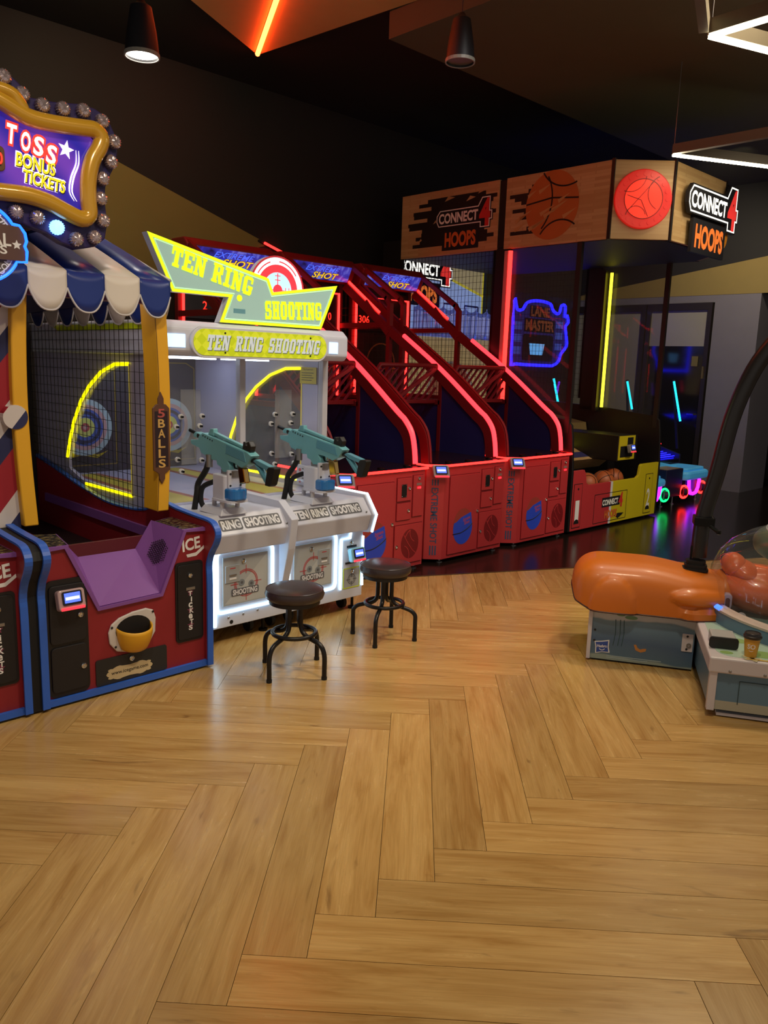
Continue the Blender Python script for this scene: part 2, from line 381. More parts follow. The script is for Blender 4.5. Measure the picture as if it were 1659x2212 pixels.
def dark_floor_mat():
    m = mat('dark_vinyl', '#1d1613', 0.2, var=0.25, scale=40, spec=0.5)
    nt = m.node_tree; b = nt.nodes['Principled BSDF']; tc = nt.nodes.new('ShaderNodeTexCoord'); n = nt.nodes.new('ShaderNodeTexNoise'); n.inputs['Scale'].default_value = 160
    bp = nt.nodes.new('ShaderNodeBump'); bp.inputs['Strength'].default_value = .10; bp.inputs['Distance'].default_value = .002
    nt.links.new(tc.outputs['Object'], n.inputs[0]); nt.links.new(n.outputs['Fac'], bp.inputs['Height']); nt.links.new(bp.outputs[0], b.inputs['Normal']); return m
c, s_ = math.cos(BA), math.sin(BA)
def bl(u, v): return (BX+c*u-s_*v, BY+s_*u+c*v)
o = struct(MB().prism([bl(-9, 0), bl(14, 0), bl(14, 12), bl(-9, 12)], 'z', -.02, .003).build('floor_dark', dark_floor_mat())); o['label'] = 'dark glossy floor under the basketball machines'
o = struct(MB().prism([bl(-9, -.012), bl(14, -.012), bl(14, .004), bl(-9, .004)], 'z', -.004, .0045).build('trim_1', mat('floor_strip', '#5a4632', .4, .4))); o['label'] = 'thin strip where plank floor meets dark floor'

WALLK = mat('wall_black', '#191617', 0.75, var=.15, scale=2); OLIVE = mat('wall_olive', '#7a6d3a', 0.8, var=.08, scale=3); GREYW = mat('wall_grey', '#6d6872', 0.7, var=.06)
CEILK = mat('ceiling_black', '#171413', 0.85, var=.2, scale=2)
QW, ZC, TW = 7.25, 4.35, 11.2
struct(inrow(MB().box(-6, 14, QW, QW+.12, 0, ZC+.1).build('wall_back', WALLK)))
o = struct(inrow(MB().prism([(-.6, 4.33), (0.36, 4.33), (5.27, 2.825), (-.6, 1.0)], 'y', QW-.004, QW).build('wall_back_painted_wedge', OLIVE)))
o['label'] = 'olive wedge painted across the dark back wall'
struct(inrow(MB().box(-6, 14, -5, QW+.1, ZC, ZC+.1).build('ceiling', CEILK)))
o = struct(inrow(MB().box(4.72, 12.5, .6, 4.92, 4.12, ZC).build('ceiling_bulkhead', mat('bulkhead_grey', '#524f3c', .8)))); o['label'] = 'grey boxed bulkhead hanging under the dark ceiling'
o = struct(inrow(MB().prism([(4.55, 6.45), (2.0, 5.10), (4.9, 2.6)], 'z', ZC-.035, ZC-.001).build('ceiling_painted_wedge', mat('wedge_beige', '#d2a566', .8)))); o['label'] = 'pointed beige wedge on the dark ceiling'
# far wall
struct(inrow(MB().box(TW, TW+.3, 1.5, QW, 2.70, ZC).build('wall_far', WALLK)))
o = struct(inrow(MB().prism([(7.24, 2.70), (7.24, 2.755), (1.6, 3.565), (1.6, 2.70)], 'x', TW-.004, TW).build('wall_far_painted_wedge', mat('wall_tan', '#84703f', .8)))); o['label'] = 'tan wedge painted on the far wall above the windows'
struct(inrow(MB().box(TW, 12.05, 4.35, 4.97, 0, 2.70).build('wall_far_pier', GREYW)))
struct(inrow(MB().box(TW, TW+.3, 4.97, QW, 2.60, 2.70).build('wall_far_head', GREYW)))
struct(inrow(MB().box(13.2, 13.3, -3, QW, 0, ZC).build('wall_end', mat('wall_dark_grey', '#2b2729', .8))))
FR = mat('window_frame', '#241d1c', .5)
def opening(name, q0, q1, parts, label):
    mb = MB(); w = .06
    mb.box(TW-.03, TW+.06, q0, q0+w, 0, 2.6); mb.box(TW-.03, TW+.06, q1-w, q1, 0, 2.6); mb.box(TW-.03, TW+.06, q0+w, q1-w, 2.5, 2.6); mb.box(TW-.03, TW+.06, q0+w, q1-w, 0, .06)
    f = inrow(mb.build(name, FR)); f['kind'] = 'structure'; f['label'] = label
    for nm, a, b, z0, z1, m in parts: MB().box(TW+.005, TW+.015, a, b, z0, z1).build(nm, m, f)
    return f
FROST = mat('frosted_pane', '#8f8a7c', .28, var=.03); DARKP = mat('dark_pane', '#1c1a1c', .08, var=0, spec=.8)
opening('window_1', 5.98, 7.22, [('pane', 6.04, 7.16, .95, 2.5, FROST), ('pane', 6.04, 7.16, .06, .9, DARKP), ('transom', 6.04, 7.16, .9, .95, FR)], 'tall frosted window in far wall behind the tall hoop machine')
dr = opening('door_1', 4.99, 5.96, [('pane', 5.05, 5.90, 2.0, 2.5, FROST), ('pane', 5.05, 5.90, .06, 2.0, DARKP)], 'dark glazed door with pale upper pane in far wall')
MB().box(TW-.012, TW+.0, 5.13, 5.22, 1.72, 1.86).build('notice', mat('notice_tan', '#6f6238', .6), dr)
MB().box(TW-.03, TW, 5.0, 5.05, 1.55, 1.72).build('keypad', mat('keypad_beige', '#b7a06c', .5), dr)
MB().box(TW-.05, TW, 5.1, 5.2, 1.03, 1.05).build('door_handle', CHROME, dr)

# ------------------------------------------------------------------ ceiling and wall lights
REDNEON = glow('red_neon', '#ff2420', 5.0); LEDRO = glow('red_orange_led', '#ff5220', 20.0); WLED = glow('white_led', '#fff0c8', 24.0); CLED = glow('cool_white_led', '#c4ecff', 4.2); CLED2 = glow('gallery_fill_glow', '#e4f2ff', 12.0)
YLED = glow('yellow_led', '#ffee00', 2.2); BLED = glow('blue_neon', '#1818ff', 5.0); CYLED = glow('cyan_led', '#20d8ff', 2.2); PLED = glow('purple_neon', '#a020ff', 3.0); GLED = glow('green_neon', '#10ff70', 2.2)
def rowlight(name, label, pts, r, m, cat='light strip', housing=None):
    t0, q0 = pts[0][0], pts[0][1]; o = thing(name, label, cat, t0, q0)
    MB().tube(pts, r, 8).build('tube', m, o, smooth=True)
    if housing: MB().tube([(p[0], p[1], p[2]+r*1.3) for p in pts], r*1.05, 6).build('channel', housing, o)
    return o
rowlight('led_strip', 'red orange light tube along the beige ceiling wedge', [(4.50, 6.38, ZC-.055), (3.05, 3.66, ZC-.055)], .022, LEDRO, housing=BLACK)
o = thing('led_strip', 'short red light tube at the tip of the olive wall wedge', 'light strip', 5.2, 7.2); MB().tube([(5.18, 7.21, 2.83), (5.42, 7.21, 2.758)], .014, 8).build('tube', REDNEON, o, smooth=True); MB().bar((5.12, 7.235, 2.85), (5.44, 7.235, 2.752), .03, .02).build('channel', BLACK, o)
def tri_frame(label, v, e1, e2, z, lits):
    o = thing('triangle_light', label, 'ceiling light', v[0], v[1], group='triangular frame lights under the ceiling'); alu = mat('frame_aluminium', '#6e6657', .5, .4)
    pts = [v, e1, e2]
    for k in range(3):
        a, b = pts[k], pts[(k+1) % 3]
        MB().bar((a[0], a[1], z+.045), (b[0], b[1], z+.045), .05, .075).build('frame_bar', alu, o)
        if lits[k]: MB().bar((a[0], a[1], z+.0), (b[0], b[1], z+.0), .036, .018).build('led_strip', WLED, o)
    for p in pts: MB().tube([(p[0], p[1], z+.08), (p[0], p[1], ZC if not (4.72 < p[0] < 12.5 and .6 < p[1] < 4.92) else 4.12)], .003, 5).build('hanging_wire', STEEL, o)
tri_frame('lit triangular frame light hanging nearest, cut by the top right corner', (4.494, 2.171), (4.40, .70), (6.05, 1.58), 3.4, (1, 0, 1))
tri_frame('triangular frame light hanging just before the round red token header', (6.625, 3.423), (8.35, 2.51), (6.63, 1.50), 3.4, (1, 0, 0))
oo = thing('triangle_light', 'unlit frame bar of the next triangular light at the top edge', 'ceiling light', 4.46, 2.19, group='triangular frame lights under the ceiling')
MB().bar((4.45, 2.19, 3.445), (3.1, 1.65, 3.445), .05, .075).build('frame_bar', MATS['frame_aluminium'], oo); MB().bar((3.1, 1.65, 3.445), (4.0, .8, 3.445), .05, .075).build('frame_bar', MATS['frame_aluminium'], oo); MB().tube([(3.1, 1.65, 3.48), (3.1, 1.65, ZC)], .003, 5).build('hanging_wire', STEEL, oo); MB().tube([(4.4, 2.17, 3.48), (4.4, 2.17, ZC)], .003, 5).build('hanging_wire', STEEL, oo)
def pendant(label, t, q, z, lit):
    o = thing('pendant_lamp', label, 'lamp', t, q, group='black pendant lamps'); sh = mat('lamp_shade_black', '#1b1a20', .5)
    MB().lathe([(.018, z+.30), (.03, z+.28), (.06, z+.26), (.085, z+.12), (.098, z), (.092, z), (.078, z+.12), (.05, z+.25)], (t, q, 0)).build('shade', sh, o, smooth=True)
    MB().lathe([(.001, z+.012), (.09, z+.012), (.09, z+.022), (.001, z+.022)], (t, q, 0)).build('diffuser', glow('lamp_white', '#fff6e6', 9.0) if lit else mat('diffuser_off', '#5a564e', .4), o)
    MB().lathe([(.092, z-.004), (.10, z-.004), (.10, z+.016), (.092, z+.016), (.092, z-.004)], (t, q, 0)).build('rim', mat('lamp_rim', '#9a988f', .4), o)
    MB().tube([(t, q, z+.29), (t, q, 4.12 if 4.72 < t and q < 4.92 else ZC)], .004, 6).build('cord', mat('cord_grey', '#39343a', .6), o)
    if lit:
        l = bpy.data.lights.new('pendant_bulb', 'SPOT'); l.energy = 35; l.color = (1, .93, .82); l.spot_size = math.radians(95); l.spot_blend = .8; l.shadow_soft_size = .08
        b = bpy.data.objects.new('pendant_bulb', l); COL.objects.link(b); b.parent = o; b.location = (0, 0, z-.01)
pendant('lit black pendant lamp hanging on a cord at top left', 2.423, 4.576, 3.3, True)
pendant('unlit dark pendant lamp hanging under the grey bulkhead', 4.33, 3.82, 3.6, False)

# ================================================================== carnival toss game (two bays and one shared sign)
CRED = mat('cabinet_maroon', '#8c1f28', .45, bump=.05); CPUR = mat('purple_trim', '#82509c', .42); CBLUE = mat('blue_edging', '#2f62c8', .4)
GOLDP = mat('yellow_post', '#e2a826', .45); DKIN = mat('dark_interior', '#241018', .6); MAR2 = mat('inner_maroon', '#5a1420', .5)
CLOTHW = mat('awning_white', '#d9d0c6', .45, var=.05); CLOTHB = mat('awning_blue', '#20357e', .35, var=.1); PIPING = mat('awning_piping', '#c9c4c4', .5)
FR3 = Plane((0, 3.475, 0))
toss = thing('carnival_toss_game', 'maroon carnival ball toss cabinet with yellow posts and striped awning', 'arcade game', 1.711, 3.45)
PROF = [(3.45,.015),(3.45,.45),(3.455,.55),(3.43,.62),(3.385,.68),(3.365,.73),(3.385,.765),(3.43,.785),(3.55,.79),(3.75,.80),(3.86,.812),(3.95,.80),(4.09,.745),(4.3,.722),(4.61,.722),(5.0,.774),(5.35,.84),(5.7,.895)]
for a, b in ((1.272, 1.297), (2.125, 2.15)):
    sp = MB().prism(PROF+[(5.7, .015)], 'x', a, b).build('side_panel', CRED, toss)
    pp = [(v.x, v.y) for v in spline([Vector((p[0], p[1], 0)) for p in PROF], 3)]
    MB().prism(strip(pp, .010), 'x', a-.004, b+.004).build('edge_trim', CBLUE, sp)
notch = [(1.297,.04),(2.125,.04),(2.125,.745),(2.0,.745),(1.869,.44),(1.56,.43),(1.42,.745),(1.297,.745)]
fp = MB().prism(notch, 'y', 3.475, 3.50).build('front_panel', CRED, toss)
MB().prism(strip([(2.125,.752),(2.003,.752),(1.871,.447),(1.558,.436),(1.417,.752),(1.297,.752)][::-1], -.018), 'y', 3.462, 3.50).build('notch_trim', CPUR, fp)
MB().box(1.297, 2.125, 3.455, 3.50, .012, .042).build('base_trim', CBLUE, toss)
MB().box(1.30, 2.122, 3.50, 5.68, .02, .06).build('bottom_plate', BLACK, toss)
ch = MB(); ch.add([(1.555,3.475,.437),(1.872,3.475,.447),(1.872,3.72,.625),(1.568,3.72,.625)], [(0,1,2,3)])
ch.build('chute_floor', CPUR, toss, solid=.008)
rwing = MB().add([(1.871,3.475,.447),(2.005,3.475,.752),(1.965,3.72,.765),(1.872,3.72,.625)], [(0,1,2,3)]).build('chute_wing', CPUR, toss, solid=.008)
MB().add([(1.558,3.475,.437),(1.417,3.475,.752),(1.47,3.72,.748),(1.568,3.72,.625)], [(0,1,2,3)]).build('chute_wing', CPUR, toss, solid=.008)
A = Vector((1.871,3.475,.447)); wx = (Vector((2.005,3.475,.752))-A).normalized(); wy0 = Vector((1.872,3.72,.625))-A; wn = wx.cross(wy0).normalized(); wy = wn.cross(wx)
wpl = Plane(A, wx, wy)
g = MB()
for i in range(-6, 7):
    for j in range(-6, 7):
        x, y = (i+.5*(j % 2))*.0125, j*.011
        if math.hypot(x, y) < .064: g.disc(wpl, .19+x, .105+y, .0036, .0045, .0052, 6); g.disc(wpl, .19+x, .105+y, .0036, -.0052, -.0045, 6)
g.build('speaker_grille', INK, rwing)
MB().box(1.297, 2.125, 3.72, 3.74, .45, .69).build('pit_front_wall', MAR2, toss)
MB().box(1.30, 2.122, 3.74, 5.68, .42, .44).build('pit_floor', DKIN, toss)
MB().box(1.30, 2.122, 5.66, 5.70, .06, 1.85).build('back_panel', mat('dark_back', '#1a1016', .6), toss)
MB().box(2.108, 2.124, 3.9, 5.5, .60, .655).build('inner_rail', CPUR, toss)
pf = MB().prism([(1.36,.44),(1.75,.44),(1.75,.57),(1.36,.60)], 'y', 4.1, 4.6).build('target_platform', mat('platform_black', '#120d10', .3), toss, bevel=.02)
MB().tube([(1.52+.085*math.cos(a*PI/12), 4.3+.085*math.sin(a*PI/12), .60) for a in range(24)], .014, 8, closed=True).build('target_ring', BLACK, pf, smooth=True)
def decal_mat():
    m = mat('instruction_decal', '#1c1a22', .12, var=0); nt = m.node_tree; b = nt.nodes['Principled BSDF']; tc = nt.nodes.new('ShaderNodeTexCoord'); mp = nt.nodes.new('ShaderNodeMapping'); mp.inputs['Scale'].default_value = (18, 60, 1)
    n = nt.nodes.new('ShaderNodeTexNoise'); n.inputs['Scale'].default_value = 2.2; r = nt.nodes.new('ShaderNodeValToRGB'); r.color_ramp.elements[0].position = .5; r.color_ramp.elements[0].color = lin('#17141c'); r.color_ramp.elements[1].position = .62; r.color_ramp.elements[1].color = lin('#8a7a52')
    nt.links.new(tc.outputs['Object'], mp.inputs[0]); nt.links.new(mp.outputs[0], n.inputs[0]); nt.links.new(n.outputs['Fac'], r.inputs[0]); nt.links.new(r.outputs[0], b.inputs['Base Color']); return m
DEC = decal_mat()
for poly in ([(1.297,3.47),(1.425,3.47),(1.475,3.73),(1.297,3.80)], [(2.125,3.47),(2.0,3.47),(1.96,3.73),(2.125,3.80)]):
    d = MB().prism(poly, 'z', .742, .753).build('counter_plate', CPUR, toss); MB().prism([(sum(p[0] for p in poly)/4+(x-sum(p[0] for p in poly)/4)*.94, 3.64+(y-3.64)*.94) for x, y in poly], 'z', .753, .7545).build('instruction_decal', DEC, d)
MB().box(1.297, 1.40, 3.78, 5.66, .44, .745).build('pit_side', MAR2, toss)
# service panel with two doors, card reader, locks
sv = MB().pp(FR3, rrect(1.308, 1.50, .045, .60, .035), 0, .008).build('service_panel', BLACK, toss)
MB().pp(FR3, rrect(1.322, 1.487, .30, .575, .02), .008, .016).build('service_door', mat('door_black', '#181518', .55, bump=.15), sv, bevel=.003)
MB().pp(FR3, rrect(1.322, 1.487, .07, .285, .02), .008, .016).build('service_door', MATS['door_black'], sv, bevel=.003)
for x, z in ((1.462,.425),(1.468,.175)): share('lock', LOCK, sv, (x, 3.459, z))
reader(toss, 1.408, 3.455, .505, 0, mat('reader_clear', '#b89a9c', .2), True, 1.05)
# ticket panel
tp = MB().pp(FR3, rrect(1.955, 2.112, .165, .585, .02), 0, .007).build('ticket_panel', BLACK, toss)
MB().pp(FR3, rrect(1.965, 2.102, .178, .572, .016), .007, .012).build('ticket_door', MATS['door_black'], tp, bevel=.003)
share('lock', LOCK, tp, (2.035, 3.462, .515)); MB().prect(FR3, 2.01, 2.06, .438, .452, .012, .016).build('ticket_slot', STEEL, tp)
PINKINK = mat('star_pink', '#7a3550', .6, var=0)
for z in (.425,.33,.25):
    st = [(2.035+(.02 if k % 2 == 0 else .009)*math.sin(k*PI/5), z+(.02 if k % 2 == 0 else .009)*math.cos(k*PI/5)) for k in range(10)]; MB().pp(FR3, st, .012, .0126).build('star', PINKINK, tp)
for k, chh in enumerate('TicKeTS'): text('letter', chh, FR3, 2.037+(.003 if k % 2 else -.003), .418-k*.030, .005 if chh == 'i' else .019, .024, WINK, tp, d=.0132, bold=.03)
LOGO = Plane((2.052, 3.475, .655), (1, 0, .12), (-.12, 0, 1))
text('maker_logo', 'ICE', LOGO, .0, .018, .10, .058, WINK, fp, d=.0015, bold=.03, shear=.05)
MB().pp(LOGO, [(-.035,-.03),(.02,-.032),(.07,-.006),(.07,-.022),(.02,-.05),(-.03,-.046)], .001, .002).build('logo_swoosh', WINK, fp)
# ball return cup
cu = MB().pp(FR3, [(1.595,.30),(1.60,.245),(1.635,.20),(1.69,.185),(1.76,.19),(1.81,.215),(1.838,.26),(1.842,.33),(1.83,.372),(1.79,.388),(1.72,.383),(1.65,.365),(1.61,.338)], 0, .012).build('return_bezel', mat('bezel_white', '#cfc8c4', .4), toss, bevel=.006)
MB().disc(FR3, 1.722, .298, .092, .012, .0135, 24, .72).build('return_hole', INK, cu)
bw = MB(); bw.grid(lambda u, v: (1.722+.088*math.cos(PI+PI*u)*(1-.25*v*v), 3.462-.085*math.sin(PI*u)*(1-.45*v*v), .318-.105*v - .018*math.sin(PI*u)), 16, 6); bw.build('return_cup', GOLDP, cu, smooth=True, solid=.006)
bw = MB(); bw.grid(lambda u, v: (1.722+.066*math.cos(PI+PI*u)*(1-v), 3.462-.0468*math.sin(PI*u)*(1-v), .213), 16, 2); bw.build('cup_bottom', GOLDP, cu, smooth=True, solid=.005)
for x, z in ((1.612,.325),(1.825,.365),(1.628,.225)): share('screw', SCREW_D, cu, (x, 3.463, z))
# lower access plate with web address
lp = MB().pp(FR3, rrect(1.53, 1.90, .045, .175, .012), 0, .006).build('access_plate', mat('plate_grey', '#242426', .5), toss)
cl = []
for k in range(48):
    a = 2*PI*k/48; cl.append((1.70+(.115+.006*math.cos(12*a))*math.copysign(abs(math.cos(a))**.55, math.cos(a)), .092+(.031+.004*math.cos(10*a))*math.copysign(abs(math.sin(a))**.6, math.sin(a))))
MB().pp(FR3, cl, .006, .0068).build('web_label', mat('label_cream', '#c9b58c', .6, var=.02), lp)
text('web_address', 'www.icegame.com', FR3, 1.70, .092, .19, .022, INK, lp, d=.0074, bold=.008)
share('lock', LOCK, lp, (1.71, 3.468, .15))
# posts, bowed outwards
def post(a, b, sgn, name='post'):
    z0, z1 = .80, 1.93; L_, R2 = [], []
    for k in range(13):
        f = k/12; bow = .022*math.sin(PI*f)*sgn; z = z0+(z1-z0)*f; L_.append((a+bow, z)); R2.append((b+bow, z))
    return MB().prism(L_+R2[::-1], 'y', 3.75, 3.90).build(name, GOLDP, toss, bevel=.006, smooth=True)
pl_ = post(1.338, 1.405, -1); pr_ = post(2.015, 2.082, 1)
MB().prism([(2.016+.022*math.sin(PI*k/12), .80+1.13*k/12) for k in range(13)]+[(2.019+.022*math.sin(PI*k/12), .80+1.13*k/12) for k in range(13)][::-1], 'y', 3.748, 3.7505).build('seam', mat('post_seam', '#7a5512', .6), pr_)
PQ = Plane((2.042, 3.747, 1.19)); bd = [(a*1.4, b) for a, b in [(-.034,-.17),(-.024,-.178),(-.012,-.19),(-.012,-.215),(0,-.245),(.012,-.215),(.012,-.19),(.024,-.178),(.034,-.17),(.034,.15),(.02,.17),(.012,.172),(.012,.20),(0,.235),(-.012,.20),(-.012,.172),(-.02,.17),(-.034,.15)]]
bs = MB().pp(PQ, bd, 0, .008).build('ball_count_plaque', mat('plaque_brown', '#5b3a2a', .45), toss, bevel=.002)
MB().pp(PQ, [(x*.76, y*.9) for x, y in bd[0:1]+bd[8:10]+bd[17:18]], .008, .009).build('plaque_face', mat('plaque_dark', '#2c1c20', .3), bs)
for k, chh in enumerate('5BALLS'): text('letter', chh, PQ, 0, .125-k*.052, .036, .042, mat('plaque_red', '#b0504a', .5, var=0) if k == 0 else mat('plaque_gold', '#c9a05a', .4, var=0), bs, d=.0098, bold=.02)
# awning
AQ = 3.715
edges = [1.215, 1.392, 1.567, 1.747, 1.925, 2.090]; cols = ['B', 'W', 'B', 'W', 'B']; topz = 1.972
def lobe(a, b, fn, m, name='valance_lobe'):
    def drop(u): x = abs(2*u-1); return .075 + .105*(1-x**2.6) if x < 1 else .075
    p = MB(); p.grid(lambda u, v: fn(a+(b-a)*u, v*drop(u), .006*math.sin(PI*u)*v), 14, 4)
    o = p.build(name, m, toss, smooth=True, solid=.004)
    MB().tube([fn(a+(b-a)*k/14, drop(k/14), .006*math.sin(PI*k/14)) for k in range(15)], .005, 6).build('piping', PIPING, o, smooth=True)
    return o
for k in range(5):
    lobe(edges[k], edges[k+1], lambda x, d, w: (x, AQ-.004-w*2, topz-d), CLOTHB if cols[k] == 'B' else CLOTHW)
    a, b = edges[k], edges[k+1]
    MB().grid(lambda u, v: (a+(b-a)*u, AQ+1.05*v, topz+.375*v+.012*math.sin(PI*v)), 2, 6).build('awning_stripe', CLOTHB if cols[k] == 'B' else CLOTHW, toss, smooth=True, solid=.006)
sv_e = [3.735+.23*k for k in range(9)]
for k in range(8):
    lobe(sv_e[k], sv_e[k+1], lambda x, d, w: (2.098+w, x, topz-.02-d*1.0), CLOTHW if k % 2 == 0 else CLOTHB, 'side_valance_lobe')
MB().tube([(2.092, AQ, topz+.004), (2.092, AQ+1.05, topz+.379)], .009, 6).build('awning_piping', PIPING, toss, smooth=True)
MB().prism([(AQ, topz), (AQ+1.05, topz+.375), (AQ+1.95, topz+.06), (5.7, 1.86), (3.76, 1.90)], 'x', 2.085, 2.092).build('awning_end', CLOTHB, toss)
MB().box(1.34, 2.08, 3.77, 3.86, 1.86, 1.96).build('top_beam', CPUR, toss); MB().box(1.45, 1.97, 4.0, 4.05, 1.90, 1.92).build('booth_fill_strip', glow('booth_fill_glow', '#fff0e4', 8.0), toss)  # the glowing strip is added to brighten the booth inside
# net on the right side
nt_ = MB(); q = 3.92
import bisect
def lowz(q_): 
    for (a, b) in zip(PROF[:-1], PROF[1:]):
        if a[0] <= q_ <= b[0] and b[0] > a[0]: return a[1]+(b[1]-a[1])*(q_-a[0])/(b[0]-a[0])
    return .9
while q < 5.66:
    nt_.bar((2.11, q, lowz(q)), (2.11, q, 1.86), .0028, .0028, (1, 0, 0)); q += .058
z = .76
while z < 1.86:
    q0 = 3.92
    if z < .9:
        qq = [x/100 for x in range(392, 567, 4) if lowz(x/100) < z]
        if not qq: z += .058; continue
        q0, q1 = min(qq), max(qq)
    else: q1 = 5.66
    nt_.bar((2.113, q0, z), (2.113, q1, z), .0026, .0026); z += .058
nt_.build('side_net', mat('net_wire', '#1a1418', .5), toss, kind='stuff')
# ---- left bay: a second cabinet, its right edge in view
toss2 = copy_tree(toss); toss2.location = rw(1.711-.93, 3.45); toss2['label'] = 'second carnival toss cabinet cut off by the left picture edge'
# ---- divider between the two bays
dv = thing('booth_divider', 'red, white and blue striped upright board left of the yellow post', 'divider board', 1.24, 3.76)
def stripes_mat():
    m = bpy.data.materials.new('diagonal_stripes'); m.use_nodes = True; nt = m.node_tree; b = nt.nodes['Principled BSDF']; b.inputs['Roughness'].default_value = .5
    tc = nt.nodes.new('ShaderNodeTexCoord'); sp = nt.nodes.new('ShaderNodeSeparateXYZ'); ad = nt.nodes.new('ShaderNodeMath'); ad.operation = 'MULTIPLY_ADD'; ad.inputs[1].default_value = -1.25
    nt.links.new(tc.outputs['Object'], sp.inputs[0]); nt.links.new(sp.outputs[0], ad.inputs[0]); nt.links.new(sp.outputs[2], ad.inputs[2])
    fr = nt.nodes.new('ShaderNodeMath'); fr.operation = 'MULTIPLY'; fr.inputs[1].default_value = 1/.43; f2 = nt.nodes.new('ShaderNodeMath'); f2.operation = 'FRACT'
    nt.links.new(ad.outputs[0], fr.inputs[0]); nt.links.new(fr.outputs[0], f2.inputs[0])
    r = nt.nodes.new('ShaderNodeValToRGB'); r.color_ramp.interpolation = 'CONSTANT'; e = r.color_ramp.elements; e[0].color = lin('#9c1d2c'); e[1].position = .48; e[1].color = lin('#262a55'); x = e.new(.74); x.color = lin('#cfc6c4')
    nt.links.new(f2.outputs[0], r.inputs[0]); nt.links.new(r.outputs[0], b.inputs['Base Color']); MATS['diagonal_stripes'] = m; return m
STR = stripes_mat()
MB().box(1.178, 1.337, 3.79, 3.84, .76, 1.93).build('board', STR, dv)
MB().disc(Plane((0, 3.79, 0)), 1.322, 1.31, .055, 0, .045, 24).build('round_tab', STR, dv)
MB().box(1.222, 1.27, 3.50, 5.6, .02, .76).build('spacer', BLACK, dv); MB().prism([(p[0]+.005, p[1]-.004) for p in PROF[:12]]+[(3.95,.02)], 'x', 1.222, 1.27).build('spacer_front', RUBBER, dv)
pq = MB().box(1.18, 1.232, 3.765, 3.79, .97, 1.36).build('wooden_plaque', MATS['plaque_brown'], dv, bevel=.004)

# ------------------------------------------------------------------ marquee over both bays
sign = thing('marquee_sign', 'gold framed carnival marquee with round bulbs over the toss booth', 'sign', 1.235, 3.62)
BACK = [(1.289,2.733),(1.332,2.72),(1.365,2.697),(1.408,2.652),(1.511,2.658),(1.635,2.678),(1.693,2.672),(1.746,2.648),(1.779,2.589),(1.792,2.511),(1.772,2.439),(1.732,2.367),(1.723,2.296),(1.728,2.247),(1.731,2.183),(1.718,2.122),(1.668,2.082),(1.586,2.062),(1.516,2.081),(1.449,2.115),(1.347,2.141),(1.257,2.147)]
def mir(pts): return [(2.47-a, b) for a, b in pts][::-1]
MB().prism(BACK+mir(BACK), 'y', 3.63, 3.69).build('backing_board', mat('backing_purple', '#2a1f55', .4), sign, bevel=.006)
GOLD = [(1.268,2.604),(1.38,2.564),(1.49,2.561),(1.611,2.571),(1.67,2.574),(1.70,2.546),(1.69,2.504),(1.656,2.445),(1.635,2.364),(1.631,2.276),(1.633,2.214),(1.599,2.19),(1.535,2.208),(1.456,2.237),(1.36,2.252),(1.249,2.248)]
GM = mat('gold_paint', '#cf9c2c', .25, .1, coat=.6, var=.04)
loop = spline([Vector((a, 3.60, b)) for a, b in GOLD+mir(GOLD)], 4, closed=True)
MB().tube(loop, .036, 12, closed=True).build('gold_frame', GM, sign, smooth=True)
MB().tube(spline([Vector(p) for p in ((1.16,3.595,2.615),(1.235,3.595,2.645),(1.315,3.595,2.64),(1.352,3.595,2.605),(1.37,3.6,2.57))], 5), .028, 10).build('gold_scroll', GM, sign, smooth=True)
face = [(a+(1.235-a)*.045, 2.4+(b-2.4)*.86) for a, b in GOLD]; face2 = face+mir(face)
def purple_rays():
    m = bpy.data.materials.new('sign_face_purple'); m.use_nodes = True; nt = m.node_tree; b = nt.nodes['Principled BSDF']; tc = nt.nodes.new('ShaderNodeTexCoord')
    w = nt.nodes.new('ShaderNodeTexWave'); w.inputs['Scale'].default_value = 2.2; w.inputs['Distortion'].default_value = 1.5; w.bands_direction = 'DIAGONAL'; r = nt.nodes.new('ShaderNodeValToRGB'); r.color_ramp.elements[0].color = lin('#2b219c'); r.color_ramp.elements[1].color = lin('#6a3ab0')
    nt.links.new(tc.outputs['Object'], w.inputs[0]); nt.links.new(w.outputs['Fac'], r.inputs[0]); nt.links.new(r.outputs[0], b.inputs['Base Color']); nt.links.new(r.outputs[0], b.inputs['Emission Color']); b.inputs['Emission Strength'].default_value = .55; b.inputs['Roughness'].default_value = .25; return m
MB().prism(face2, 'y', 3.615, 3.63).build('lit_face', purple_rays(), sign)
SF = Plane((0, 3.614, 0)); RG = glow('letter_red', '#e8382c', .9); WG = glow('letter_white', '#fff0f0', 1.0); YG = glow('letter_yellow', '#f2d21e', .8); DG = mat('letter_shadow', '#1a1020', .6, var=0)
for chh, x, z, r in (('T',1.318,2.486,-.12),('O',1.375,2.468,-.10),('S',1.428,2.460,-.16),('S',1.481,2.437,-.2)):
    p_ = SF.turn(r, x, z); text('letter_edge', chh, p_, 0, 0, .036, .072, RG, sign, d=.001, bold=.12); text('letter', chh, p_, 0, 0, .036, .072, WG, sign, d=.0025, bold=.03)
pb = SF.turn(-.10, 1.413, 2.385); text('word_outline', 'BONUS', pb, 0, 0, .160, .052, WG, sign, d=.0008, bold=.10); text('word_shadow', 'BONUS', pb, .002, -.002, .160, .052, DG, sign, d=.0016, bold=.055); text('word', 'BONUS', pb, 0, 0, .160, .052, YG, sign, d=.0025, bold=.025)
pb = SF.turn(-.12, 1.445, 2.322); text('word_outline', 'TICKETS', pb, 0, 0, .176, .048, WG, sign, d=.0008, bold=.10); text('word_shadow', 'TICKETS', pb, .002, -.002, .176, .048, DG, sign, d=.0016, bold=.055); text('word', 'TICKETS', pb, 0, 0, .176, .048, YG, sign, d=.0025, bold=.025)
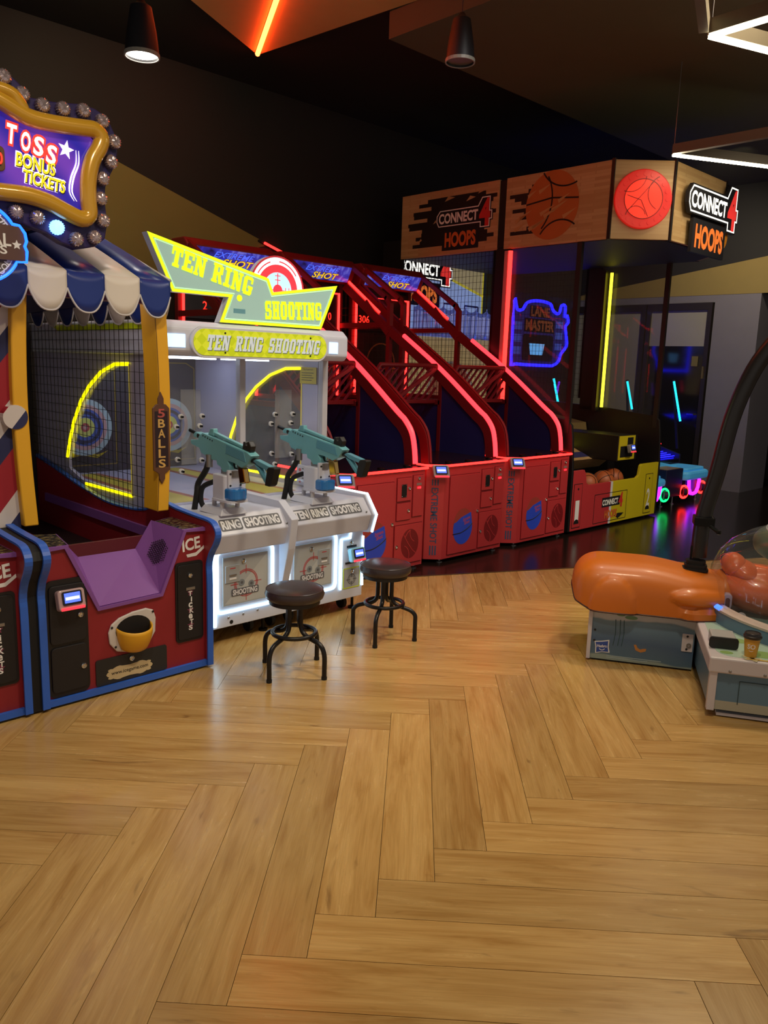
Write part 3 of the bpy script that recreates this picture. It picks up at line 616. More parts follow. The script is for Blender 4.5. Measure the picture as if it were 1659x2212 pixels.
MB().pp(SF, [(1.545+(.036 if k % 2 == 0 else .015)*math.sin(k*PI/5+.2), 2.470+(.04 if k % 2 == 0 else .017)*math.cos(k*PI/5+.2)) for k in range(10)], 0, .0015).build('star', WG, sign)
for dx in (0, .012): MB().tube(spline([Vector((1.588+dx, 3.611, 2.475)), Vector((1.586+dx, 3.611, 2.42)), Vector((1.562+dx, 3.611, 2.36)), Vector((1.552+dx, 3.611, 2.30)), Vector((1.572+dx, 3.611, 2.262))], 4), .004, 6, rs=[.001+.003*math.sin(PI*k/16) for k in range(17)]).build('swoosh', WG, sign)
cd = MB().pp(SF, rrect(1.235, 1.285, 2.33, 2.43, .02), .0, .010).build('counter_box', mat('counter_brown', '#6a4a28', .5), sign, bevel=.004); MB().prect(SF, 1.235, 1.268, 2.352, 2.408, .010, .012).build('counter_window', INK, cd); text('counter_digit', '0', SF, 1.262, 2.38, .022, .045, REDLED, cd, d=.013, bold=.02)
# bulbs: faceted clear domes
BULB = [(1.298,2.7),(1.37,2.651),(1.452,2.627),(1.539,2.633),(1.629,2.646),(1.714,2.622),(1.767,2.547),(1.749,2.459),(1.706,2.379),(1.694,2.292),(1.703,2.199),(1.66,2.121),(1.577,2.102),(1.493,2.141),(1.409,2.169),(1.32,2.179)]
bm_ = MB(); nseg = 36; vs = []
for r, h in ((.031,0),(.032,-.018),(.029,-.030),(.020,-.036),(.008,-.038)):
    for k in range(nseg):
        rr = r*(1-.15*(k % 2)); vs.append((rr*math.cos(2*PI*k/nseg), h, rr*math.sin(2*PI*k/nseg)))
fs = [(i*nseg+k, i*nseg+(k+1) % nseg, (i+1)*nseg+(k+1) % nseg, (i+1)*nseg+k) for i in range(4) for k in range(nseg)]+[tuple(range(4*nseg, 5*nseg))]
bm_.add(vs, fs); BULBM = bm_.mesh('bulb'); fixn(BULBM); BULBM.materials.append(mat('bulb_clear', '#c4b0b4', .14, .7, var=.15, scale=60))
BULBL = BULBM.copy(); BULBL.materials.clear(); BULBL.materials.append(glow('bulb_lit', '#6fb4ff', 3.2))
for k, (a, b) in enumerate(BULB+[(2.47-a, b) for a, b in BULB]):
    share('bulb', BULBL if k == 13 else BULBM, sign, (a, 3.63, b))
# round neon sign in front of the booth, mostly out of frame
rs_ = thing('neon_badge_sign', 'round wooden badge sign edged with blue neon at the left edge', 'sign', 1.157, 3.5); BD = Plane((1.14, 3.52, 2.03))
MB().disc(BD, 0, 0, .15, -.03, 0, 48).build('round_board', mat('badge_taupe', '#5d5350', .6), rs_); MB().pring(BD, 0, 0, .132, .137, 0, .002, 48).build('ring_print', WINK, rs_)
MB().disc(BD, -.02, 0, .09, 0, .001, 40).build('red_print', mat('badge_red', '#8c3a3e', .6), rs_)
plk = MB().pp(BD, [(-.2,-.065),(.17,-.06),(.172,-.02),(.165,0),(.172,.02),(.168,.05),(.15,.075),(-.2,.085)], .001, .014).build('wooden_banner', mat('banner_wood', '#5a3d38', .6, var=.2, scale=14), rs_)
MB().tube([BD.p(.153*math.cos(a), .153*math.sin(a), .004) for a in [(-PI+.45)+k*(PI-.45-.42)/24 for k in range(25)]]+[BD.p(.175,-.062,.012), BD.p(.178,-.02,.014), BD.p(.170,0,.014), BD.p(.178,.02,.014), BD.p(.173,.052,.014), BD.p(.153,.08,.010)]+[BD.p(.153*math.cos(a), .153*math.sin(a), .004) for a in [.58+k*(PI-.9)/24 for k in range(25)]], .0065, 8).build('neon_tube', glow('badge_blue_neon', '#1450ff', 4.5), rs_, smooth=True)
text('word', 'AL', BD, .075, .018, .08, .046, WINK, plk, d=.0148, bold=.02); text('word', 'S', BD, .085, -.022, .025, .032, WINK, plk, d=.0148, bold=.02)
MB().pp(BD, [(.138+(.02 if k % 2 == 0 else .009)*math.sin(k*PI/5), .002+(.02 if k % 2 == 0 else .009)*math.cos(k*PI/5)) for k in range(10)], .014, .0152).build('star', WINK, plk)
text('word', 'UP!', BD.turn(-.95, .093, .083), 0, 0, .062, .026, WINK, rs_, d=.0015, bold=.02); text('word', '.COM', BD.turn(.95, .088, -.090), 0, 0, .075, .024, WINK, rs_, d=.0015, bold=.02)
MB().box(1.04, 1.25, 3.552, 3.63, 2.12, 2.15).build('bracket', BLACKM, rs_)
for x in (.86, 1.60): MB().box(x-.02, x+.02, 3.69, 4.40, 2.19, 2.23).build('sign_bracket', BLACKM, sign)

# ================================================================== shooting gallery
SW = mat('gallery_white', '#cdd0e0', .32, var=.03); SG = mat('gallery_grey_panel', '#a9adb0', .4, var=.03); LAV = mat('gallery_lavender', '#b2aec8', .4, var=.04)
TEAL = mat('gun_teal', '#6cabb6', .38, var=.05); LIME = glow('lime_edge', '#cfe814', 1.0); LIMEP = mat('lime_print', '#c9dc1c', .4, var=.04)
sh = thing('shooting_gallery', 'white two player shooting gallery cabinet with lit doors and lime sign', 'arcade game', 2.82, 3.69)
T0, T1, TM = 2.19, 3.44, 2.79
FS = Plane((0, 3.69, 0))
MB().box(T0, T1, 3.72, 5.72, .10, .55).build('base_cabinet', SW, sh, bevel=.006)
MB().prism([(T0,.10),(T1,.10),(T1,.55),(T0,.55)], 'y', 3.69, 3.72).build('front_panel', SW, sh, bevel=.004)
# console with sloped text panel
CON = [(4.15,.74),(3.68,.755),(3.60,.655),(3.635,.548),(3.70,.535),(4.15,.535)]
MB().prism(CON, 'x', T0, T1-.012).build('console', SW, sh, bevel=.006)
for a, b, nm in ((T1-.012, T1+.012, 0), (TM-.026, TM+.026, 1)):
    prof = [(4.12,.80),(3.70,.795),(3.572,.70),(3.60,.52),(3.66,.30),(3.70,.12),(4.12,.12)] if nm else [(4.12,.775),(3.675,.775),(3.585,.655),(3.625,.535),(3.72,.525),(4.12,.525)]
    MB().prism(prof, 'x', a, b).build('side_plate', SW, sh, bevel=.004)
MB().tube([(T1+.014,4.05,.775),(T1+.014,3.675,.777),(T1+.014,3.583,.655),(T1+.014,3.623,.535)], .008, 8).build('edge_led', CLED, sh, smooth=True)
# console text
sx = Vector((1,0,0)); sy = (Vector((0,3.68,.755))-Vector((0,3.60,.655))).normalized(); CP = Plane((0,3.599,.654), sx, sy)
PRB = mat('print_grey', '#5a5a60', .5, var=0); PRR = mat('print_red', '#b8484e', .5, var=0); PRL = mat('print_light', '#dcdce2', .45, var=0)
for cx in (2.47, 3.10):
    for wd, x, w in (('TEN', -.215, .10), ('RING', -.075, .125), ('SHOOTING', .135, .235)):
        MB().pp(CP, rrect(cx+x-w/2-.008, cx+x+w/2+.008, .028, .100, .012), .0012, .002).build('word_backing', PRB, sh)
        text('word', wd, CP, cx+x, .064, w-.006, .050, PRL, sh, d=.0028, bold=.04)
    for k in (-.27, .29): share('screw', SCREW_S, sh, (cx+k, 3.612, .675))
# doors with light frames
def neon_rect(x0, x1, y0, y1, r, rad, m, name, d=.006):
    MB().tube([FS.p(a, b, d) for a, b in rrect(x0, x1, y0, y1, r)], rad, 8, closed=True).build(name, m, sh, smooth=True)
for k, (x0, x1) in enumerate(((2.335, 2.715), (2.835, 3.205))):
    neon_rect(x0, x1, .19, .545, .03, .0075, CLED, 'door_light_frame')
    d = MB().prect(FS, x0+.035, x1-.035, .225, .51, 0, .008).build('door', SG, sh, bevel=.003)
    MB().pp(FS, [(x0+.045,.235),(x1-.045,.235),(x1-.045,.50)], .008, .0086).build('door_shade_print', mat('door_print', '#b9bcbc', .4, var=.02), d)
    share('lock', LOCK, d, ((x0+x1)/2-.02, 3.68, .475))
    px = x0+.05 if k == 0 else x1-.15
    pt = MB().prect(FS, px, px+.095, .36, .46, .008, .013).build('coin_plate', mat('coin_steel', '#a9b0b8', .35, .3), d, bevel=.002)
    MB().prect(FS, px+.025, px+.07, .40, .408, .013, .018).build('coin_slot', STEEL, pt); MB().prect(FS, px+.025, px+.07, .378, .388, .013, .015).build('coin_label', WINK, pt); MB().prect(FS, px+.03, px+.065, .44, .446, .013, .014).build('coin_print', PRR, pt)
    cx, cz = (x0+x1)/2+.0, .345
    rp = MB(); rp.pring(FS, cx, cz, .068, .073, .0092, .0098, 36); rp.pring(FS, cx, cz, .077, .081, .0092, .0098, 36)
    for a in range(4):
        c, s = math.cos(a*PI/2), math.sin(a*PI/2); rp.line(FS, [(cx+c*.055, cz+s*.055), (cx+c*.105, cz+s*.105)], .004, .0092, .0098)
    rp.build('crosshair_print', PRR, d)
    for bx, bz in ((-.03, .005), (.035, -.01)):
        b2 = MB().disc(FS, cx+bx, cz+bz, .02, .0098, .0104, 14).build('bullet_hole_print', mat('hole_grey', '#7d858c', .5, var=0), d); MB().disc(FS, cx+bx, cz+bz, .009, .0104, .011, 12).build('hole_centre', PRB, b2)
    MB().pp(FS, rrect(cx-.1, cx+.085, cz-.068, cz-.026, .008), .0105, .0112).build('word_backing', PRB, d); text('word', 'SHOOTING', FS, cx-.008, cz-.047, .165, .03, PRL, d, d=.012, bold=.04)
# light strips at both ends
MB().tube([FS.p(2.325,.56,.008), FS.p(2.315,.12,.008)], .012, 8).build('edge_led', CLED, sh, smooth=True)
MB().tube([FS.p(3.33,.552,.006), FS.p(3.325,.50,.006), FS.p(3.25,.50,.006), FS.p(3.248,.17,.006)], .007, 8).build('edge_led', CLED, sh, smooth=True)
MB().tube([FS.p(3.438,.50,.004), FS.p(3.438,.17,.004)], .007, 8).build('edge_led', CLED, sh, smooth=True)
share('lock', LOCK, sh, (3.335, 3.69, .468)); MB().prect(FS, 3.30, 3.38, .438, .45, 0, .006).build('reader_bracket', BLACK, sh); MB().prect(FS, 3.29, 3.38, .33, .342, 0, .006).build('reader_bracket', BLACK, sh)
reader(sh, 3.345, 3.66, .392, 0, mat('reader_aqua', '#7fb4c4', .3), True, 1.0)
st = MB().prect(FS, 3.275, 3.415, .17, .30, 0, .002).build('target_sticker', SG, sh); MB().line(FS, [(3.275,.17),(3.415,.17),(3.415,.30),(3.275,.30),(3.275,.17)], .006, .002, .003).build('sticker_border', LIMEP, st)
rp = MB(); rp.pring(FS, 3.345, .225, .030, .034, .003, .0036, 28); rp.pring(FS, 3.345, .225, .02, .023, .003, .0036, 28)
for a in range(4): rp.line(FS, [(3.345+.012*math.cos(a*PI/2), .225+.012*math.sin(a*PI/2)), (3.345+.045*math.cos(a*PI/2), .225+.045*math.sin(a*PI/2))], .004, .003, .0036)
rp.build('crosshair_print', PRB, st); share('lock', LOCK, st, (3.345, 3.688, .28))
for x, z in ((2.41,.155),(2.51,.158),(2.61,.162),(2.95,.165),(3.05,.168)): share('bolt', SCREW_S, sh, (x, 3.69, z))
MB().disc(FS, 2.43, .125, .012, 0, .001, 14).build('cable_hole', INK, sh)
# casters and feet
for x in (2.32, 2.62, 2.78, 2.92, 3.36):
    for qq in (3.80, 5.6):
        c = MB().tube([(x-.012, qq, .045), (x+.012, qq, .045)], .042, 14).build('caster', RUBBER, sh, smooth=True); MB().box(x-.02, x+.02, qq-.02, qq+.03, .06, .10).build('caster_fork', STEEL, c)
for x in (2.70, 3.42):
    c = MB().lathe([(.028,.0),(.028,.012),(.01,.018),(.01,.10)], (x, 3.76, 0), 12).build('levelling_foot', BLACKM, sh, smooth=True)
# upper housing: posts, side walls with arched windows, back wall, floor, canopy
for a, b in ((2.16, 2.20), (TM-.02, TM+.02), (3.42, 3.465)):
    MB().box(a, b, 4.10, 4.15, .73, 1.62).build('pillar', mat('pillar_grey', '#b9b6be', .35), sh, bevel=.004)
ARCH = [(4.32,.79),(4.32,1.18),(4.32,1.555),(4.50,1.55),(4.68,1.50),(4.85,1.41),(4.98,1.31),(5.10,1.17),(5.18,1.03),(5.22,.93),(5.22,.86),(4.95,.785),(4.65,.787)]
def holed(outer, hole):
    """wall plate around a window: pairs each window point with the nearest spot on the border"""
    cx = sum(p[0] for p in hole)/len(hole); cz = sum(p[1] for p in hole)/len(hole); q0, q1, z0, z1 = outer; out = []
    for (a, b) in hole:
        dx, dz = a-cx, b-cz; ks = []
        if dx > 0: ks.append((q1-cx)/dx)
        if dx < 0: ks.append((q0-cx)/dx)
        if dz > 0: ks.append((z1-cz)/dz)
        if dz < 0: ks.append((z0-cz)/dz)
        k = min(ks); out.append((cx+dx*k, cz+dz*k))
    return out
corn = lambda q0, q1, z0, z1: [(q0,z0),(q0,z1),(q1,z1),(q1,z0)]
for t, dt in ((2.178, 0), (3.43, -.02)):
    hole = [(v.x, v.y) for v in spline([Vector((p[0], p[1], 0)) for p in ARCH], 4, closed=True)] if 0 else ARCH
    # densify the rim so that border corners are met
    dn_ = []
    for (a, b) in zip(hole, hole[1:]+hole[:1]):
        for k in range(4): dn_.append((a[0]+(b[0]-a[0])*k/4, a[1]+(b[1]-a[1])*k/4))
    O_ = holed((4.15, 5.72, .55, 1.62), dn_)
    for cq, cz_ in corn(4.15, 5.72, .55, 1.62):
        i = min(range(len(O_)), key=lambda i: (O_[i][0]-cq)**2+(O_[i][1]-cz_)**2); O_[i] = (cq, cz_)
    n = len(dn_); w = MB(); vs = []
    for x in (t-.012, t+.012):
        vs += [(x, a, b) for a, b in dn_]+[(x, a, b) for a, b in O_]
    fs = []
    for i in range(n):
        j = (i+1) % n; fs += [(i, j, n+j, n+i), (2*n+i, 3*n+i, 3*n+j, 2*n+j), (i, 2*n+i, 2*n+j, j), (n+i, n+j, 3*n+j, 3*n+i)]
    w.add(vs, fs); sw = w.build('side_wall', LAV, sh)
    MB().prism([(a, b) for a, b in ARCH], 'x', t-.002, t+.002).build('window_pane', glass('clear_acrylic', (.97, .97, .98), .03), sw)
    for x in (t-.016,):
        MB().tube([(x, a, b) for a, b in ARCH[2:10]], .010, 8).build('window_led', YLED, sw, smooth=True)
        MB().tube([(x, a, b) for a, b in [ARCH[11], ARCH[12], ARCH[0]]], .009, 8).build('window_led', YLED, sw, smooth=True)
        MB().tube([(x, a, b) for a, b in ARCH[0:3]], .004, 6).build('window_edge', mat('gold_edge', '#c8b45a', .4, emit='#d8c040', strength=.3), sw)
MB().box(2.17, 3.44, 5.69, 5.73, .55, 1.62).build('back_wall', mat('gallery_back', '#3a3342', .45), sh)
MB().box(2.19, 3.42, 4.15, 5.69, .70, .745).build('lane_floor', LAV, sh)
BP = Plane((0, 5.688, 0))
for cx in (2.46, 3.13):
    MB().line(BP, [(cx-.27,.80),(cx+.27,.80),(cx+.27,1.52),(cx+.2,1.56),(cx-.2,1.56),(cx-.27,1.52),(cx-.27,.80)], .008, 0, .003).build('lane_frame', mat('gold_line', '#8f7a3a', .4, .3), sh)
    tg = MB().disc(BP, cx, 1.085, .205, .06, .075, 40).build('target', mat('target_pale', '#9fb4c0', .4), sh)
    for r, m in ((.165, mat('target_pink', '#b58f92', .4)), (.135, mat('target_blue', '#3e56a8', .4)), (.118, mat('target_navy', '#2a2c50', .4)), (.095, MATS['target_blue']), (.07, mat('target_lime', '#bfc46a', .4)), (.032, mat('target_red', '#a8434e', .4)), (.016, MATS['target_pink'])):
        MB().disc(BP, cx, 1.085, r, .075, .0765+.0012*(.2-r)*20, 36).build('ring', m, tg)
    MB().pp(BP, [(cx-.2,.90),(cx-.12,.85),(cx,.875),(cx+.12,.85),(cx+.2,.90),(cx+.12,.875),(cx,.91),(cx-.12,.875)], 0, .004).build('chevron', mat('chevron_yellow', '#c9b820', .4), sh)
    y1 = MB().prism([(cx-.1,4.2),(cx+.1,4.2),(cx+.05,5.6),(cx-.05,5.6)], 'z', .745, .747).build('lane_stripe', mat('stripe_yellow', '#cbb73a', .4), sh)
    for sg in (-1, 1): MB().prism([(cx+sg*.1,4.2),(cx+sg*.15,4.2),(cx+sg*.085,5.6),(cx+sg*.05,5.6)], 'z', .745, .7465).build('lane_stripe', mat('stripe_red', '#a5503e', .4), sh)
    dsp = MB().prect(BP, cx-.16, cx+.02, 1.53, 1.60, .0, .03).build('score_display', SW, sh); MB().prect(BP, cx-.13, cx-.005, 1.545, 1.588, .03, .031).build('display_window', INK, dsp)
    text('display_digits', '33', BP, cx-.05, 1.566, .07, .03, REDLED, dsp, d=.032)
# front panes, clear bullet plates and their stand-offs
FG = Plane((0, 4.125, 0)); GL = glass('gallery_glass', (.96, .97, .98), .05, .015, .8)
for x0, x1 in ((2.20, TM-.02), (TM+.02, 3.42)):
    MB().box(x0, x1, 4.122, 4.127, .74, 1.61).build('front_pane', GL, sh)
SO = MB().lathe([(.016,0),(.016,-.012),(.006,-.013),(.006,-.024),(.0,-.025)], axis='y', n=14).mesh('stand_off'); fixn(SO); SO.materials.append(mat('standoff_white', '#c9c9cc', .35))
SOK = MB().lathe([(.007,-.012),(.007,-.03),(.0,-.031)], axis='y', n=10).mesh('stand_off_bolt'); fixn(SOK); SOK.materials.append(BLACKM)
for cx in (2.44, 3.11):
    MB().prect(FG, cx-.065, cx+.065, .985, 1.42, .004, .008).build('bullet_plate', glass('plate_acrylic', (.9, .9, .92), .12, .05), sh)
    for dx, z in ((-.07,1.265),(.07,1.265),(-.1,1.207),(.055,1.208),(-.095,1.017),(.063,1.005),(-.07,.947),(.085,.945)):
        c = share('stand_off', SO, sh, (cx+dx, 4.118, z)); k = bpy.data.objects.new('bolt', SOK); COL.objects.link(k); k.parent = c
# canopy with badge
MB().prism([(3.93,1.61),(3.90,1.64),(3.90,1.76),(3.95,1.80),(5.72,1.80),(5.72,1.61)], 'x', 2.13, 3.46).build('canopy', SW, sh, bevel=.012)
CA = Plane((0, 3.90, 0))
bg_ = MB().pp(CA, rrect(2.305, 3.275, 1.602, 1.775, .085, 8), 0, .02).build('badge', SW, sh, bevel=.004)
def lime_check():
    m = mat('badge_lime', '#c6d21e', .3, var=0, emit='#c8d41c', strength=.35); nt = m.node_tree; b = nt.nodes['Principled BSDF']; tc = nt.nodes.new('ShaderNodeTexCoord'); mp = nt.nodes.new('ShaderNodeMapping'); mp.inputs['Rotation'].default_value = (0, PI/4, 0)
    ck = nt.nodes.new('ShaderNodeTexChecker'); ck.inputs['Scale'].default_value = 22; ck.inputs[1].default_value = lin('#ccd42a'); ck.inputs[2].default_value = lin('#b9c614'); nt.links.new(tc.outputs['Object'], mp.inputs[0]); nt.links.new(mp.outputs[0], ck.inputs[0]); nt.links.new(ck.outputs[0], b.inputs['Base Color']); nt.links.new(ck.outputs[0], b.inputs['Emission Color']); return m
MB().pp(CA, rrect(2.32, 3.26, 1.617, 1.76, .07, 8), .02, .023).build('badge_face', lime_check(), bg_)
for wd, x, w in (('TEN', 2.475, .145), ('RING', 2.68, .185), ('SHOOTING', 3.01, .385)):
    slab('badge_shadow', wd, CA, x+.005, 1.685, w, .084, mat('badge_text_shadow', '#5f6a70', .5, var=0), bg_, d=.0235, th=.001, shear=.2)
    slab('badge_word', wd, CA, x, 1.688, w, .084, mat('badge_text', '#cfd6dc', .4, var=0, emit='#cfe0e8', strength=.25), bg_, d=.0255, th=.001, shear=.2)
for x, z in ((2.52,1.742),(2.52,1.635),(3.13,1.742),(3.13,1.635)): share('screw', SCREW_D, bg_, (x, 3.877, z))
for x0, x1 in ((2.15, 2.28), (3.30, 3.37)):
    MB().prect(CA, x0, x1, 1.655, 1.725, 0, .004).build('canopy_light', glow('canopy_blue_white', '#a8d4ff', 1.6), sh)
MB().box(2.4, 2.75, 4.4, 4.44, 1.595, 1.608).build('inner_fill_strip', CLED2, sh); MB().box(2.85, 3.2, 4.4, 4.44, 1.595, 1.608).build('inner_fill_strip', CLED2, sh); MB().box(2.3, 3.3, 5.2, 5.24, 1.595, 1.608).build('inner_fill_strip', CLED2, sh)  # glowing strips added under the canopy to light up the gallery interior
MB().prism([(3.96,1.745),(5.2,1.745),(5.3,1.78),(3.96,1.78)], 'x', 2.126, 2.13).build('canopy_stripe', LIMEP, sh)
# attention note
no = MB().prism([(4.155,1.455),(4.33,1.455),(4.33,1.565),(4.155,1.565)], 'x', 3.408, 3.410).build('attention_note', mat('note_yellow', '#c9b22a', .5), sh)
NP = Plane((3.407, 4.24, 1.51), (0, -1, 0), (0, 0, 1)); text('note_heading', 'Pay Attention', NP, 0, .038, .10, .014, INK, no, d=.0008)
for k in range(4): MB().prect(NP, -.07, .06-.02*(k % 2), .015-k*.016, .019-k*.016, .0004, .0008).build('note_line', INK, no)
cp_ = MB().box(3.396, 3.412, 4.20, 4.34, .76, .90).build('control_plate', SW, sh, bevel=.003)
for q_, z_, r_ in ((4.30,.865,.012),(4.31,.815,.006),(4.30,.785,.010)): MB().disc(Plane((3.396, q_, z_), (0,-1,0), (0,0,1)), 0, 0, r_, 0, .004, 14).build('red_button', PRR, cp_)
for z_ in (.875,.845,.81): MB().prect(Plane((3.396, 4.25, z_), (0,-1,0), (0,0,1)), -.03, .03, -.004, .004, 0, .001).build('plate_print', PRB, cp_)
# ---- lime arrow sign and target badge on top
asg = thing('arrow_sign', 'zigzag lime edged lightbox sign above the shooting gallery canopy', 'sign', 2.8, 3.96)
Z = [(2.091,2.235),(2.231,1.946),(2.586,1.945),(2.524,1.803),(3.26,1.803),(3.387,2.077),(2.891,1.996),(2.857,2.072)]
AS = Plane((0, 3.94, 0))
MB().pp(AS, Z, -.055, 0).build('sign_box', SW, asg)
def inset(P, d):
    n = len(P); out = []; area = sum(P[i][0]*P[(i+1) % n][1]-P[(i+1) % n][0]*P[i][1] for i in range(n)); sg = 1 if area > 0 else -1
    for i in range(n):
        a, b, c = Vector(P[i-1]), Vector(P[i]), Vector(P[(i+1) % n]); e1 = (b-a).normalized(); e2 = (c-b).normalized(); n1 = Vector((-e1.y, e1.x))*sg; n2 = Vector((-e2.y, e2.x))*sg
        k = n1+n2; k = k/max(.35, k.dot(n1)); out.append(tuple(b+k*d))
    return out
Zi = inset(Z, .016); n = len(Z); w = MB()
for i in range(n):
    j = (i+1) % n; w.pp(AS, [Z[i], Z[j], Zi[j], Zi[i]], .0, .006)
w.build('lime_border', LIME, asg)
MB().pp(AS, Zi, 0, .003).build('lit_face', mat('sign_face', '#8fa8a0', .25, var=.04, emit='#9fc4b4', strength=.42), asg)
MB().tube([AS.p(a, b, .004) for a, b in inset(Z, .022)], .003, 6, closed=True).build('edge_glow', glow('pale_edge', '#b8e0b0', .8), asg)  # soft glow along the face edge, drawn as a thin bright tube
p_ = AS.turn(-.23, 2.485, 2.072); slab('word', 'TEN RING', p_, 0, 0, .53, .105, LIME, asg, d=.0065)
p_ = AS.turn(.045, 3.045, 1.90); slab('word', 'SHOOTING', p_, 0, 0, .43, .105, LIME, asg, d=.0065)
MB().disc(AS, 2.655, 1.945, .018, .003, .0045, 16).build('small_round_print', LIME, asg); MB().prect(AS, 2.615, 2.695, 1.86, 1.885, .003, .004).build('small_print', mat('small_print_blue', '#6fa8b8', .4, var=0), asg)
tb = thing('target_badge', 'round red and white lit target standing behind the lime sign', 'sign', 3.0, 4.05); TP = Plane((2.99, 4.03, 2.02))
MB().disc(TP, 0, 0, .20, -.04, 0, 48).build('housing', SW, tb); MB().disc(TP, 0, 0, .19, 0, .003, 48).build('white_face', glow('target_white', '#ffffff', 1.1), tb)
MB().pring(TP, 0, 0, .193, .201, -.002, .006, 48).build('red_rim', mat('target_rim_red', '#c22a36', .4, emit='#d02030', strength=.3), tb)
RT = glow('target_red_lit', '#e8303c', .9); MB().pring(TP, 0, 0, .105, .150, .003, .005, 44).build('red_ring', RT, tb); MB().disc(TP, 0, 0, .105, .003, .004, 40).build('pale_ring', glow('target_pale_blue', '#a8d0e8', .9), tb); MB().disc(TP, 0, 0, .034, .005, .0065, 24).build('bullseye', RT, tb)
rp = MB()
for a in range(4): rp.line(TP, [(0, 0), (.1*math.cos(a*PI/2), .1*math.sin(a*PI/2))], .005, .0045, .006)
for r in (.06, .085):
    for a in range(4):
        c, s = math.cos(a*PI/2), math.sin(a*PI/2); rp.line(TP, [(c*r-s*.02, s*r+c*.02), (c*r+s*.02, s*r-c*.02)], .004, .0045, .006)
rp.build('crosshair', RT, tb)
MB().pring(TP, 0, 0, .165, .172, .003, .0045, 20, .6, 1.5).build('arc', RT, tb); MB().pring(TP, 0, 0, .165, .172, .003, .0045, 20, 1.9, 2.6).build('arc', RT, tb)
MB().box(2.93, 3.05, 4.0, 4.06, 1.80, 1.85).build('stem', SW, tb)
